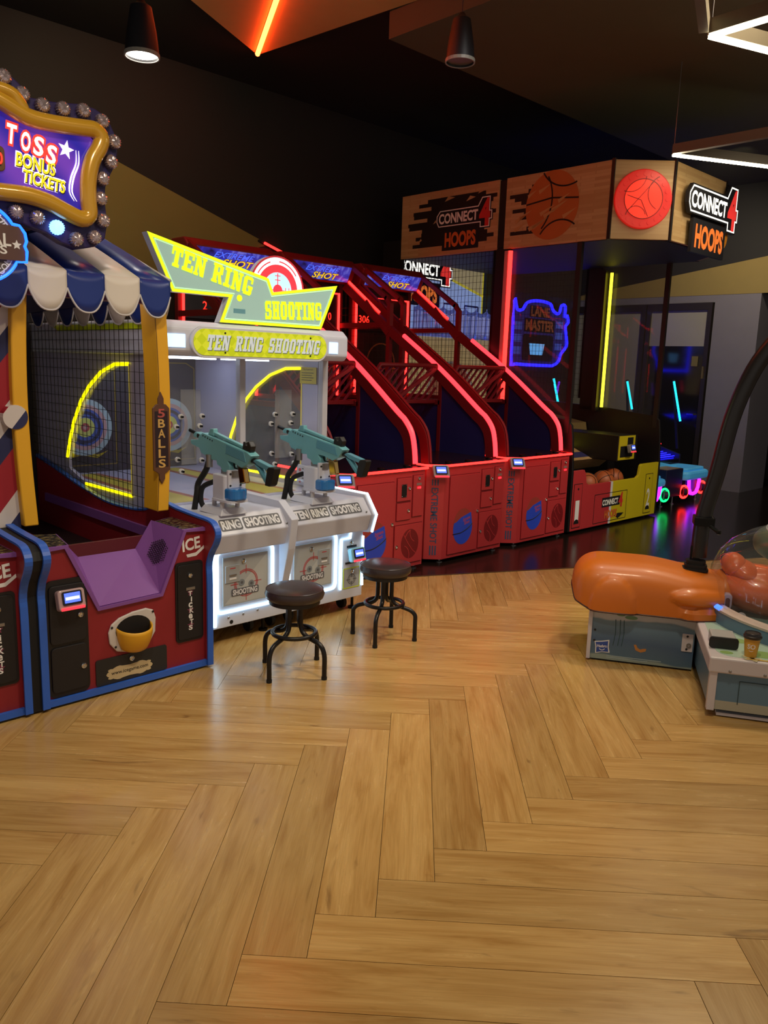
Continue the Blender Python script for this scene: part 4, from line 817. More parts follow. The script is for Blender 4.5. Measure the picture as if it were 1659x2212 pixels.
# ---- mounted guns
def gun(label, dt):
    g = thing('mounted_gun', label, 'toy gun', 2.43+dt, 3.68, group='teal guns on the shooting gallery')
    def X(poly, w, nm, m, par=g, bev=.004, c=0.0): return MB().prism(poly, 'x', 2.43+c-w/2, 2.43+c+w/2).build(nm, m, par, bevel=bev)
    RECV = [(3.976,1.162),(3.934,1.186),(3.496,1.119),(3.457,1.102),(3.493,1.052),(3.547,1.029),(3.62,1.048),(3.68,1.052),(3.656,1.024),(3.662,.993),(3.728,.987),(3.753,1.013),(3.784,1.02),(3.79,1.044),(3.827,1.041),(3.949,1.069),(3.968,1.095),(4.057,1.112),(4.063,1.136),(3.98,1.144)]
    r = X(RECV, .058, 'receiver', TEAL); X([(4.043,1.17),(4.022,1.184),(3.966,1.176),(3.953,1.164),(3.977,1.149),(4.04,1.153)], .044, 'front_block', TEAL, r)
    X([(3.898,1.18),(3.875,1.213),(3.841,1.216),(3.835,1.174)], .03, 'front_sight', TEAL, r); rs = X([(3.556,1.128),(3.547,1.17),(3.53,1.17),(3.525,1.15),(3.512,1.15),(3.51,1.172),(3.496,1.175),(3.474,1.149),(3.485,1.117),(3.522,1.121)], .034, 'rear_sight', BLACK, r)
    X([(3.882,1.187),(3.85,1.199),(3.493,1.134),(3.51,1.121)], .026, 'top_rail', TEAL, r)
    MB().tube([(2.43,4.022,1.17),(2.43,4.112,1.186)], .0115, 10).build('barrel', BLACKM, g, smooth=True); MB().tube([(2.43,4.05,1.122),(2.43,4.075,1.126)], .012, 10).build('lower_tube', BLACKM, g, smooth=True)
    for q, z in ((3.924,1.174),(3.902,1.169),(3.876,1.164),(3.852,1.159),(3.829,1.154)): MB().disc(Plane((2.43-.0296, q, z-.004), (0,-1,0), (0,0,1)), 0, 0, .005, 0, .0012, 10).build('vent_hole', INK, r)
    MB().disc(Plane((2.43-.0225, 3.985, 1.165), (0,-1,0), (0,0,1)), 0, 0, .012, 0, .004, 14).build('side_knob', INK, r)
    X([(3.70,1.09),(3.69,1.145),(3.52,1.118),(3.50,1.06)], .062, 'rear_plate', mat('gun_teal_blue', '#5796ad', .35, var=.04), r)
    MB().tube([(2.43,3.51,1.08),(2.43,3.442,1.071)], .016, 12).build('stock_tube', BLACK, g, smooth=True)
    st = X([(3.459,1.075),(3.435,1.086),(3.307,1.061),(3.317,1.036),(3.415,1.054)], .034, 'stock', mat('gun_teal_blue', '#5796ad', .35)); X([(3.448,1.06),(3.407,1.047),(3.349,.997),(3.328,.993),(3.336,.963),(3.355,.974)], .034, 'stock_strut', MATS['gun_teal_blue'], st)
    X([(3.326,1.048),(3.312,1.059),(3.265,1.06),(3.26,1.053),(3.29,.969),(3.306,.957),(3.346,.959)], .042, 'butt_pad', RUBBER, st)
    X([(3.603,1.03),(3.544,1.028),(3.524,.947),(3.585,.934)], .034, 'grip', mat('gold_chrome', '#c9a86a', .12, 1.0, var=.02), g, .008); MB().tube([(2.43,3.66,1.04),(2.43,3.65,1.015),(2.43,3.60,1.012),(2.43,3.585,1.03)], .005, 6).build('trigger_guard', BLACKM, g); MB().bar((2.43,3.625,1.045),(2.43,3.618,1.02), .008,.012).build('trigger', CHROME, g)
    # pedestal
    p = MB().prism(rrect(2.37, 2.49, 3.66, 3.79, .02), 'z', .835, .975).build('pedestal', SW, g, bevel=.006)
    MB().prism(rrect(2.385, 2.475, 3.645, 3.665, .004), 'z', .905, 1.005).build('yoke_plate', SW, p, bevel=.002); MB().box(2.405, 2.455, 3.64, 3.75, .965, 1.0).build('yoke_pin', STEEL, p)
    for dx in (-.033, .033):
        for z in (.92, .985): share('screw', SCREW_D, p, (2.43+dx, 3.644, z))
    MB().prism(rrect(2.375, 2.485, 3.585, 3.72, .045), 'z', .842, .905).build('motor_cover', mat('cover_blue', '#2f78c4', .15, coat=.5), p, bevel=.01)
    MB().prism(rrect(2.36, 2.50, 3.60, 3.80, .04), 'z', .828, .840).build('disc_plate', SW, p)
    for dx, dq in ((-.05,.0),(.05,.0),(-.03,.11),(.035,.11)): MB().lathe([(.013,.785),(.013,.83)], (2.43+dx, 3.70+dq, 0), 12).build('leg_tube', mat('tube_frost', '#c9c9cf', .25), p, smooth=True)
    b = [(2.34,3.655),(2.52,3.655),(2.52,3.88),(2.34,3.88)]; t_ = [(2.365,3.625),(2.495,3.625),(2.495,3.84),(2.365,3.84)]; t_ = [(2.365,3.675),(2.495,3.675),(2.495,3.86),(2.365,3.86)]
    MB().add([(x, y, .7525) for x, y in b]+[(x, y, .79) for x, y in t_], [(3,2,1,0),(4,5,6,7)]+[(i,(i+1) % 4,(i+1) % 4+4,i+4) for i in range(4)]).build('base_block', SW, g, bevel=.004)
    MB().tube(spline([Vector(v) for v in ((2.40,3.86,1.05),(2.39,3.88,.98),(2.37,3.93,.90),(2.36,3.93,.84),(2.36,3.96,.74))], 5), .017, 8).build('hose', RUBBER, g, smooth=True)
    MB().tube(spline([Vector(v) for v in ((2.40,3.82,.92),(2.38,3.90,.88),(2.38,3.92,.80),(2.40,3.9,.745))], 5), .015, 8).build('hose', RUBBER, g, smooth=True); MB().lathe([(.02,1.0),(.02,1.07)], (2.40, 3.86, 0), 12).build('hose_clamp', STEEL, g, smooth=True)
    return g
g1 = gun('nearer teal mounted gun, at the left post of the shooting gallery', 0)
g2 = copy_tree(g1); g2.location = rw(2.43+.64, 3.68); g2['label'] = 'farther teal mounted gun, at the right post of the shooting gallery'

# ================================================================== basketball machines
HRED = mat('machine_red', '#b83438', .38, var=.05, coat=.15); HRD = mat('machine_red_dark', '#7a161c', .4, var=.06); NAVY = mat('navy_panel', '#1d1c52', .45, var=.08); HFR = mat('frame_dark_red', '#6e1216', .4, var=.08)
BALLB = mat('ball_blue_print', '#2f4bd0', .4, var=.12, scale=9)
hoop = thing('basketball_game', 'x', 'arcade game', 5.19, 4.2, group='red basketball arcade machines')
L0, LF, R0, HQ, CZT = 4.69, 4.80, 5.585, 4.20, .825
FH = Plane((0, HQ, 0))
MB().prism([(LF,HQ),(R0,HQ),(R0,4.9),(L0,4.9),(L0,4.30)], 'z', .035, .80).build('cabinet', HRED, hoop)
ct = MB().prism([(LF-.01,HQ-.012),(R0+.012,HQ-.012),(R0+.012,4.95),(L0-.012,4.95),(L0-.012,4.295)], 'z', .80, .822).build('counter_top', mat('counter_black', '#1a1016', .25), hoop)
MB().tube([(L0-.014,4.90,.812),(L0-.014,4.295,.812),(LF-.012,HQ-.014,.812),(R0+.014,HQ-.014,.812),(R0+.014,4.9,.812)], .0105, 8).build('counter_neon', REDNEON, hoop, smooth=True)
for x, qq in ((4.92,4.27),(5.16,4.26),(5.45,4.27)): MB().lathe([(.03,.822),(.03,.832),(.024,.836)], (x, qq, 0), 16).build('counter_cap', BLACKM, ct, smooth=True)
def door(x0, x1, z0, z1, name='door', d=.006):
    o = MB().prect(FH, x0, x1, z0, z1, 0, .003).build('door_gap', HRD, hoop); p = MB().prect(FH, x0+.006, x1-.006, z0+.006, z1-.006, .003, d+.004).build(name, HRED, o, bevel=.002); return p
dl = door(4.86, 5.245, .06, .73, 'large_door'); d2 = door(5.27, 5.43, .565, .755); d3 = door(5.27, 5.43, .415, .56); d4 = door(5.445, 5.565, .43, .765); d5 = door(5.255, 5.57, .065, .385, 'speaker_door')
vp = MB().prect(FH, 5.32, 5.375, .60, .70, .010, .013).build('vent_plate', BLACK, d2)
for x, z in ((5.325,.607),(5.37,.607),(5.325,.693),(5.37,.693)): share('screw', SCREW_S, vp, (x, HQ-.012, z), scale=(.5,.5,.5))
for x, z, p in ((5.405,.665,d2),(5.40,.49,d3),(5.225,.40,dl),(5.28,.215,d5),(5.51,.735,d4)): share('lock', LOCK, p, (x, HQ-.010, z))
MB().prect(FH, 5.485, 5.54, .68, .70, .010, .0115).build('label_plate', mat('label_grey', '#8c6a66', .5), d4); MB().prect(FH, 5.495, 5.53, .655, .67, .010, .016).build('return_button', REDGLOW, d4)
# printed blue ball
b1 = MB().disc(FH, 5.045, .285, .128, .010, .0108, 40, 1.22).build('ball_shadow_print', mat('ball_rust_print', '#a03c34', .45, var=.15), dl)
MB().pp(FH, [(5.045+.122*math.cos(a), .272+.138*math.sin(a)) for a in [2.75+k*(3.9)/30 for k in range(31)]]+[(5.045+.10,.40),(5.02,.365),(4.96,.33)], .0108, .0114).build('ball_print', BALLB, b1)
MB().tube(spline([Vector((4.918, HQ-.0118, .232)), Vector((5.02, HQ-.0118, .235)), Vector((5.11, HQ-.0118, .265)), Vector((5.165, HQ-.0118, .30))], 5), .0035, 5).build('ball_seam', INK, b1)
text('ball_word', 'Extreme', FH.turn(.22, 5.09, .35), 0, 0, .09, .028, PRR, b1, d=.012, shear=.2, bold=.02); text('ball_word', 'Shot', FH.turn(.22, 5.095, .318), 0, 0, .07, .028, PRR, b1, d=.012, shear=.2, bold=.02)
# embossed ball on speaker door
e1 = MB().disc(FH, 5.43, .225, .098, .010, .0112, 36, 1.2).build('ball_emboss', HRD, d5)
rp = MB(); rp.line(FH, [(5.36,.30),(5.40,.24),(5.46,.17),(5.495,.145)], .006, .0112, .013); rp.pring(FH, 5.51, .315, .08, .086, .0112, .013, 14, 2.9, 4.3); rp.pring(FH, 5.34, .135, .08, .086, .0112, .013, 14, -.3, 1.2); rp.line(FH, [(5.37,.275),(5.40,.315),(5.43,.335)], .006, .0112, .013); rp.build('ball_lines', HRED, e1)
# chamfered corner with vertical lettering and reader
cd_ = Vector((LF-L0, HQ-4.30, 0)); CHP = Plane((L0, 4.30, 0), cd_, (0,0,1)); cw = cd_.length
GB = mat('print_slate', '#3b4a6a', .45, var=0)
vt = Plane(CHP.p(cw/2, .40, 0), (0,0,-1), cd_.normalized()); text('side_lettering', 'EXTREME SHOT', vt, .0, 0, .46, .055, GB, hoop, d=.002, bold=.015)
for k in (-.022, 0, .022):
    for za, zb_ in ((.07, .15), (.65, .70)): MB().prect(CHP, cw/2+k-.006, cw/2+k+.006, za, zb_, .001, .002).build('side_stripe', GB, hoop)
reader(hoop, 4.758, 4.215, .765, -.6, None, True, 1.15)
for x, qq in ((4.83,4.25),(5.54,4.25),(4.75,4.85),(5.54,4.85)): MB().lathe([(.03,.0),(.03,.008),(.012,.014),(.012,.04)], (x, qq, 0), 12).build('foot', STEEL, hoop, smooth=True)
# side frames: navy panel, rail with light tube, post, guard
RAIL = [(4.29,.825),(4.305,.95),(4.34,1.07),(4.42,1.165),(4.516,1.231),(4.978,1.565),(5.638,1.975),(6.30,2.42)]
sp = [(v.x, v.y) for v in spline([Vector((a, b, 0)) for a, b in RAIL], 4)]
for x, sgn in ((R0-.03, 1), (L0+.03, -1)):
    sf = MB().prism(strip(sp, -.085), 'x', x-.022, x+.022).build('side_rail', HFR, hoop)
    if sgn > 0:
        MB().tube([(x, a-.008, b+.012) for a, b in sp if b < 1.95], .021, 8).build('rail_neon', glow('rail_neon_pink', '#ff3038', 3.0), sf, smooth=True); MB().tube([(x, a-.008, b+.012) for a, b in sp if b > 2.0], .014, 8).build('rail_neon', REDNEON, sf, smooth=True)
    else: MB().tube([(x, a-.006, b+.01) for a, b in sp], .010, 6).build('rail_cap', HRD, sf, smooth=True)
    MB().prism([(4.40,.822),(4.42,1.06),(4.55,1.15),(4.95,1.44),(4.95,.822)], 'x', x-.006, x+.006).build('navy_panel', NAVY, hoop); MB().box(x-.006, x+.006, 4.95, 6.42, .30, 1.26).build('navy_panel', NAVY, hoop)
    mbf = MB(); mbf.bar((x,4.955,.30),(x,4.955,1.50),.035,.035,(0,1,0)); mbf.build('frame_post', HFR, hoop)
    MB().bar((x,4.955,1.27),(x,6.42,1.27),.035,.04).build('frame_bar', HFR, hoop)
    MB().bar((x,5.66,1.27),(x,5.66,2.19),.045,.045,(0,1,0)).build('frame_post', HFR, hoop)
    MB().bar((x,5.66,1.985),(x,6.42,1.985),.035,.05).build('frame_bar', HFR, hoop)
    MB().bar((x,5.66,2.18),(x,5.72,2.25),.04,.04,(0,1,0)).build('frame_bar', HFR, hoop); MB().bar((x,5.70,2.235),(x,6.26,2.585),.04,.045,(0,1,0)).build('frame_bar', HFR, hoop)
    MB().bar((x,6.42,.30),(x,6.42,2.58),.05,.05,(0,1,0)).build('frame_post', HFR, hoop)
    MB().bar((x,6.0,2.21),(x,5.66,1.90),.05,.06,(0,1,0)).build('brace', HFR, hoop)
    if sgn > 0:
        nn = MB(); z = 1.32
        while z < 2.2: nn.bar((x, max(5.0, 4.98+(z-1.56)*1.6), z), (x, 6.40, z), .002, .002); z += .07
        q = 5.05
        while q < 6.4: nn.bar((x, q, 1.28), (x, q, min(2.4, 1.56+(q-4.98)*.62)), .002, .002, (1,0,0)); q += .07
        nn.build('side_net', mat('net_wire_dark', '#140c0e', .6), hoop, kind='stuff')
MB().box(L0+.05, R0-.05, 4.35, 6.4, .30, .34).build('ball_ramp', NAVY, hoop); MB().box(L0+.01, R0-.01, 6.44, 6.48, .05, 2.55).build('back_panel', mat('hoop_back', '#1c1216', .5), hoop); MB().box(L0+.06, R0-.06, 4.30, 6.40, .06, .10).build('bottom_plate', BLACK, hoop)
# guard gate across the front of the hoop area, with slanted slats
gq = 5.02; MB().tube([(L0+.03,gq+.03,1.40),(L0+.06,gq,1.50),(L0+.12,gq-.02,1.60),(R0-.06,gq-.02,1.605),(R0-.02,gq,1.55)], .02, 8).build('guard_bar', HFR, hoop, smooth=True)
MB().bar((L0+.03,gq,1.28),(R0-.03,gq,1.28),.03,.03).build('guard_bar', HFR, hoop)
k = -.22
while k < .86:
    a0 = max(0, k); a1 = min(.83, k+.30)
    if a1-a0 > .08: MB().bar((L0+.03+a0, gq, 1.29+(a0-k)*1.0), (L0+.03+a1, gq, 1.29+(a1-k)*1.0), .012, .022, (0,1,0)).build('guard_slat', HFR, hoop)
    k += .085
MB().bar((L0+.30, gq-.01, 1.29), (R0-.05, gq-.01, 1.58), .03, .03, (0,1,0)).build('guard_brace', HFR, hoop)
# backboard, score box, hoop ring
BQ = Plane((0, 6.40, 0)); bb = MB().prect(BQ, L0+.08, R0-.08, 1.30, 1.93, -.02, 0).build('backboard', mat('backboard_dark', '#2a1612', .25, var=.25, scale=5), hoop); MB().pring(BQ, 5.14, 1.62, .20, .215, 0, .002, 32).build('board_print', mat('board_orange', '#8a4a1c', .4), bb)
sb = MB().prect(BQ, L0+.06, R0-.06, 1.955, 2.36, -.02, .015).build('score_box', mat('score_black', '#150d10', .3), hoop)
SBP = Plane((0, 6.385, 0))
MB().tube([SBP.p(a, b, .008) for a, b in ((L0+.05,1.30),(L0+.05,2.30),(R0-.07,2.30),(R0-.07,1.27))], .014, 8).build('backboard_neon', REDNEON, hoop, smooth=True)
DIG = []
DIG.append(text('score_digits', '306', SBP, 4.86, 2.07, .15, .075, REDLED, sb, d=.003)); DIG.append(text('score_digits', '0', SBP, 5.40, 2.07, .04, .075, REDLED, sb, d=.003)); text('score_label', 'BASKETS', SBP, 5.16, 2.20, .20, .03, REDLED, sb, d=.003)
MB().tube([(5.14+.14*math.cos(a*PI/12), 6.22+.14*math.sin(a*PI/12), 1.56) for a in range(24)], .010, 6, closed=True).build('hoop_ring', mat('ring_orange', '#b8502a', .4), hoop, smooth=True); MB().box(5.08, 5.20, 6.34, 6.40, 1.52, 1.58).build('ring_bracket', BLACKM, hoop)
nn = MB()
for a in range(12):
    a0, a1, a2 = a*PI/6, (a+.5)*PI/6, (a+1)*PI/6; nn.tube([(5.14+.14*math.cos(a0), 6.22+.14*math.sin(a0), 1.55), (5.14+.11*math.cos(a1), 6.22+.11*math.sin(a1), 1.45), (5.14+.085*math.cos(a2), 6.22+.085*math.sin(a2), 1.33)], .003, 4); nn.tube([(5.14+.14*math.cos(a2), 6.22+.14*math.sin(a2), 1.55), (5.14+.11*math.cos(a1), 6.22+.11*math.sin(a1), 1.45), (5.14+.085*math.cos(a0), 6.22+.085*math.sin(a0), 1.33)], .003, 4)
nn.build('hoop_net', mat('hoop_net_grey', '#6a5a58', .7), hoop, kind='stuff')
# header lightbox
hd = MB().prism([(6.28,2.40),(6.20,2.56),(6.26,2.62),(6.47,2.62),(6.47,2.40)], 'x', L0-.01, R0+.01).build('header_box', HFR, hoop, bevel=.012)
hy = (Vector((0,6.20,2.56))-Vector((0,6.28,2.40))); HP = Plane((5.14, 6.28, 2.40), (1,0,0), hy); hh = hy.length
def storm():
    m = bpy.data.materials.new('header_storm'); m.use_nodes = True; nt = m.node_tree; b = nt.nodes['Principled BSDF']; tc = nt.nodes.new('ShaderNodeTexCoord'); n = nt.nodes.new('ShaderNodeTexNoise'); n.inputs['Scale'].default_value = 5; n.inputs['Detail'].default_value = 6; n.inputs['Distortion'].default_value = 1.2
    r = nt.nodes.new('ShaderNodeValToRGB'); e = r.color_ramp.elements; e[0].position = .32; e[0].color = lin('#12122e'); e[1].position = .72; e[1].color = lin('#8fa0ff'); x = e.new(.5); x.color = lin('#3436b0')
    nt.links.new(tc.outputs['Object'], n.inputs[0]); nt.links.new(n.outputs['Fac'], r.inputs[0]); nt.links.new(r.outputs[0], b.inputs['Base Color']); nt.links.new(r.outputs[0], b.inputs['Emission Color']); b.inputs['Emission Strength'].default_value = .75; b.inputs['Roughness'].default_value = .2; return m
MB().prect(HP, -.39, .39, .012, hh-.012, 0, .004).build('header_face', storm(), hd)
text('header_word_edge', 'EXTREME', HP, .03, .118, .42, .05, mat('header_ink', '#0d0d22', .5, var=0), hd, d=.0055, bold=.045, shear=.35); text('header_word', 'EXTREME', HP, .03, .118, .42, .05, glow('header_blue', '#4a6aff', .9), hd, d=.0065, bold=.02, shear=.35)
text('header_word_edge', 'SHOT', HP, .08, .055, .32, .058, MATS['header_ink'], hd, d=.007, bold=.05, shear=.25); text('header_word', 'SHOT', HP, .08, .055, .32, .058, glow('header_yellow', '#e8c030', .9), hd, d=.008, bold=.02, shear=.25)
hp3 = copy_tree(hoop); hp3.location = rw(5.19+1.02, 4.2); hp1 = copy_tree(hoop); hp1.location = rw(5.19-1.022, 4.2)
for c_ in hp1.children_recursive:
    if c_.name.startswith('score_digits') and len(c_.data.vertices) == len(DIG[0].data.vertices):
        c_.data = text('score_digits', '2', SBP, 4.96, 2.07, .045, .075, REDLED, None, d=.003).data; bpy.data.objects.remove([x for x in bpy.data.objects if x.name.startswith('score_digits') and x.parent is None][0])
        for v in c_.data.vertices: v.co.x -= 5.19; v.co.y -= 4.2
hp1['label'] = 'red basketball machine half hidden behind the shooting gallery'; hoop['label'] = 'red basketball machine standing in the middle of its row of three'; hp3['label'] = 'red basketball machine beside the tall wooden header hoop machine'

# ================================================================== tall two player hoop machine
def court_wood(name, a, b):
    m = bpy.data.materials.new(name); m.use_nodes = True; nt = m.node_tree; p = nt.nodes['Principled BSDF']; tc = nt.nodes.new('ShaderNodeTexCoord'); mp = nt.nodes.new('ShaderNodeMapping'); mp.inputs['Scale'].default_value = (2.2, 2.2, 16)
    n = nt.nodes.new('ShaderNodeTexBrick'); n.offset = .5; n.inputs['Scale'].default_value = 1.0; n.inputs['Color1'].default_value = lin(a); n.inputs['Color2'].default_value = lin(b); n.inputs['Mortar'].default_value = lin(b); n.inputs['Mortar Size'].default_value = .01
    sep = nt.nodes.new('ShaderNodeSeparateXYZ'); ad = nt.nodes.new('ShaderNodeMath'); cmb = nt.nodes.new('ShaderNodeCombineXYZ'); nt.links.new(tc.outputs['Object'], sep.inputs[0]); nt.links.new(sep.outputs[0], ad.inputs[0]); nt.links.new(sep.outputs[1], ad.inputs[1])
    m1 = nt.nodes.new('ShaderNodeMath'); m1.operation = 'MULTIPLY'; m1.inputs[1].default_value = 1.6; m2 = nt.nodes.new('ShaderNodeMath'); m2.operation = 'MULTIPLY'; m2.inputs[1].default_value = 9.0; nt.links.new(ad.outputs[0], m1.inputs[0]); nt.links.new(sep.outputs[2], m2.inputs[0]); nt.links.new(m1.outputs[0], cmb.inputs[0]); nt.links.new(m2.outputs[0], cmb.inputs[1])
    nt.links.new(cmb.outputs[0], n.inputs[0]); nt.links.new(n.outputs[0], p.inputs['Base Color']); p.inputs['Roughness'].default_value = .45; MATS[name] = m; return m
CW = court_wood('court_wood', '#c6a474', '#b48f5e'); CYEL = mat('machine_yellow', '#c9b61c', .4, var=.04); CBK = mat('machine_black', '#171314', .42, var=.1)
c4 = thing('giant_hoop_machine', 'tall two player hoop machine with wooden header and red and yellow front', 'arcade game', 7.57, 4.2)
A0, A1, AM, CQ = 6.70, 8.44, 7.45, 4.20
FC = Plane((0, CQ, 0))
# low front: red half and yellow half with a dip for the balls
red = [(A0,.03),(AM-.02,.03),(AM-.02,.475),(7.0,.475),(6.955,.50),(6.93,.60),(6.90,.635),(A0,.635)]
yel = [(AM+.02,.03),(A1,.03),(A1,.62),(8.06,.62),(8.03,.60),(8.01,.50),(7.96,.475),(AM+.02,.475)]
fr_ = MB().pp(FC, red, -.03, 0).build('front_red_half', HRED, c4, bevel=.004); fy = MB().pp(FC, yel, -.03, 0).build('front_yellow_half', CYEL, c4, bevel=.004); MB().prect(FC, AM-.02, AM+.02, .03, .475, -.03, .001).build('centre_strip', WHITE, c4)
for x0, x1, par, num, nm in ((6.73, 6.88, fr_, '1', HRD), (8.17, 8.33, fy, '2', INK)):
    MB().line(FC, [(x0,.06),(x1,.06),(x1,.50),(x0,.50),(x0,.06)], .006, .0, .0015).build('ticket_door_line', INK, par); d = MB().prect(FC, x0+.006, x1-.006, .066, .494, 0, .004).build('ticket_door', HRED if num == '1' else CYEL, par)
    text('player_number', num, FC, (x0+x1)/2, .235, .05 if num == '1' else .07, .19, WINK, d, d=.005, bold=.02); MB().pp(FC, [((x0+x1)/2+.045*math.cos(a), .10+.045*math.sin(a)) for a in [PI*k/10 for k in range(11)]], .004, .006).build('ticket_mouth', INK, d); MB().disc(FC, (x0+x1)/2, .45, .012, .004, .006, 12).build('keyhole', INK, d)
MB().line(FC, [(7.13,.06),(7.78,.06),(7.78,.36),(7.13,.36),(7.13,.06)], .006, .0005, .002).build('access_door_line', INK, c4)
FX = [(7.54,.105),(7.62,.125),(7.74,.118),(7.70,.095),(7.62,.065),(7.58,.09)]; MB().pp(FC, FX, .0005, .002).build('peeled_corner', INK, c4)
def hoops_logo(par, pl, w, lit, dep=.004, base=True):
    """printed or lit logo: dark plate with a white outline, the name, a big red figure, a second word below"""
    W = (lambda n, h, s: glow(n, h, s)) if lit else (lambda n, h, s: mat(n+'_print', h, .5, var=0))
    wt, rd, og, dk = W('logo_white', '#f4f2ea', 1.1), W('logo_red', '#d0302c', .8), W('logo_orange', '#d06a2c', .7), mat('logo_dark', '#17171f', .5, var=0)
    s = w
    out1 = [(-.5,-.02),(-.46,-.09),(.34,-.09),(.34,-.16),(.50,-.16),(.50,-.06),(.54,-.06),(.54,.05),(.50,.05),(.50,.24),(.36,.24),(.29,.13),(-.44,.13),(-.5,.06)]
    out2 = [(-.36,-.16),(.30,-.16),(.30,-.42),(-.36,-.42)]
    sc = lambda P, k=1.0, c=(0, 0): [((x-c[0])*k*s+c[0]*s, (y-c[1])*k*s+c[1]*s) for x, y in P]
    if base:
        MB().pp(pl, inset(sc(out1), -.02*s), 0, dep).build('logo_plate', dk, par); MB().pp(pl, inset(sc(out2), -.02*s), 0, dep*.9).build('logo_plate', dk, par)
        k = MB(); P = inset(sc(out1), -.006*s); Q = inset(sc(out1), .008*s)
        for i in range(len(P)): j = (i+1) % len(P); k.pp(pl, [P[i], P[j], Q[j], Q[i]], dep, dep+.0015)
        k.build('logo_outline', wt, par)
    text('logo_name', 'CONNECT', pl, -.085*s, .018*s, .74*s, .135*s, wt, par, d=dep+.0012, bold=.035)
    text('logo_figure', '4', pl, .415*s, .035*s, .17*s, .34*s, rd, par, d=dep+.0018, bold=.04)
    text('logo_word', 'HOOPS', pl, -.03*s, -.29*s, .58*s, .19*s, og, par, d=dep+.0012, bold=.045)
hoops_logo(fy, Plane((7.48, CQ, .255)), .42, False, .002, False); MB().prect(Plane((7.48, CQ, .255)), -.20, .16, -.04, .06, .0005, .002).build('logo_plate', MATS['logo_dark'], fy)
# sides, posts
for x0, x1, nm in ((A0-.03, A0, 0), (A1, A1+.03, 1)):
    MB().prism([(CQ-.005,.03),(CQ-.005,.62),(4.22,.95),(4.24,1.08),(4.30,1.13),(4.94,1.19),(6.9,1.28),(6.9,.03)], 'x', x0, x1).build('lower_side', CBK, c4, bevel=.004)
    MB().box(x0-.005, x1+.005, 4.27, 4.32, 1.0, 2.79).build('front_post', mat('post_dark', '#231d1c', .4), c4)
    MB().box(x0, x1, 5.10, 5.28, 1.15, 2.80).build('side_upright', CBK, c4)
    MB().box(x0, x1, 5.28, 5.31, 1.28, 2.80).build('net_frame', BLACKM, c4); MB().box(x0, x1, 6.62, 6.94, 1.28, 3.0).build('side_upright', CBK, c4)
    xm = (x0+x1)/2
    MB().box(xm-.003, xm+.003, 4.32, 5.10, 1.10, 2.79).build('side_pane', glass('smoked_acrylic', (.84, .82, .81), .02, .01, .35), c4)
    nn = MB(); q = 5.33
    while q < 6.62: nn.bar((xm,q,1.28),(xm,q,2.79),.003,.003,(1,0,0)); q += .05
    z = 1.31
    while z < 2.79: nn.bar((xm,5.31,z),(xm,6.62,z),.003,.003); z += .065
    nn.build('side_net', MATS['net_wire_dark'], c4, kind='stuff')
ls = MB().box(A0-.045, A0-.03, 5.085, 5.16, 1.10, 2.765).build('light_board', mat('board_pink', '#b08a8a', .4), c4); MB().tube([(A0-.05,5.08,1.12),(A0-.05,5.08,2.76)], .022, 8).build('red_light_column', REDNEON, c4, smooth=True)
MB().box(A1-.10, A1-.02, 5.0, 5.05, 1.15, 2.74).build('light_board', CBK, c4); MB().tube([(A1-.035,4.96,1.19),(A1-.035,4.96,2.715)], .018, 8).build('yellow_light_column', glow('yellow_column', '#f4e430', 2.6), c4, smooth=True)
# player deck
MB().box(A0, A1, 4.22, 4.75, .30, .33).build('ball_tray', CBK, c4); MB().box(A0, A1, 4.75, 4.79, .30, .66).build('tray_back', CBK, c4)
MB().prism([(4.60,.66),(5.10,.86),(5.10,.60),(4.79,.50)], 'x', 7.0, 8.10).build('deck', CW, c4); dpl = Plane((7.0,4.60,.661), (1,0,0), (0,.50,.20))
MB().pp(dpl, rrect(.30, .90, .05, .16, .01), .001, .002).build('deck_instructions', mat('deck_blue_print', '#3a3a6a', .4, var=.1), c4); MB().pp(dpl, rrect(.25, 1.0, .26, .42, .06), .001, .003).build('deck_window', INK, c4); MB().prect(dpl, .38, .72, .28, .38, .003, .004).build('deck_screen', glow('deck_yellow_screen', '#e8e040', .8), c4)
rail_ = MB().box(7.0, 7.93, 5.10, 5.14, .95, 1.045).build('score_rail', mat('rail_olive', '#7a6a18', .4), c4); yl = glow('yellow_neon_line', '#ffdf50', 3.0)
RP = Plane((0, 5.10, 0)); MB().tube([RP.p(7.0,1.04,.008), RP.p(7.92,1.04,.008), RP.p(7.92,.975,.008), RP.p(7.6,.965,.008)], .007, 6).build('rail_neon', yl, rail_); MB().tube([RP.p(7.0,.915,.008), RP.p(7.6,.925,.008)], .007, 6).build('rail_neon', yl, rail_)
MB().box(A0, A1, 5.14, 6.6, .30, .9).build('inner_body', CBK, c4)
ccx = MB().box(7.69, 8.10, 4.30, 5.10, .66, .935).build('reader_console', CBK, c4, bevel=.006); CX = Plane((0, 4.298, 0))
MB().prect(CX, 7.695, 8.035, .672, .93, 0, .006).build('reader_plate', CYEL, ccx); MB().prect(CX, 7.73, 7.99, .70, .82, .006, .008).build('reader_plate_cut', INK, ccx); MB().prect(CX, 7.87, 7.99, .70, .91, .006, .0082).build('reader_plate_cut', INK, ccx); share('lock', LOCK, ccx, (8.012, 4.290, .80))
reader(c4, 7.87, 4.26, .79, 0, None, True, 1.0)
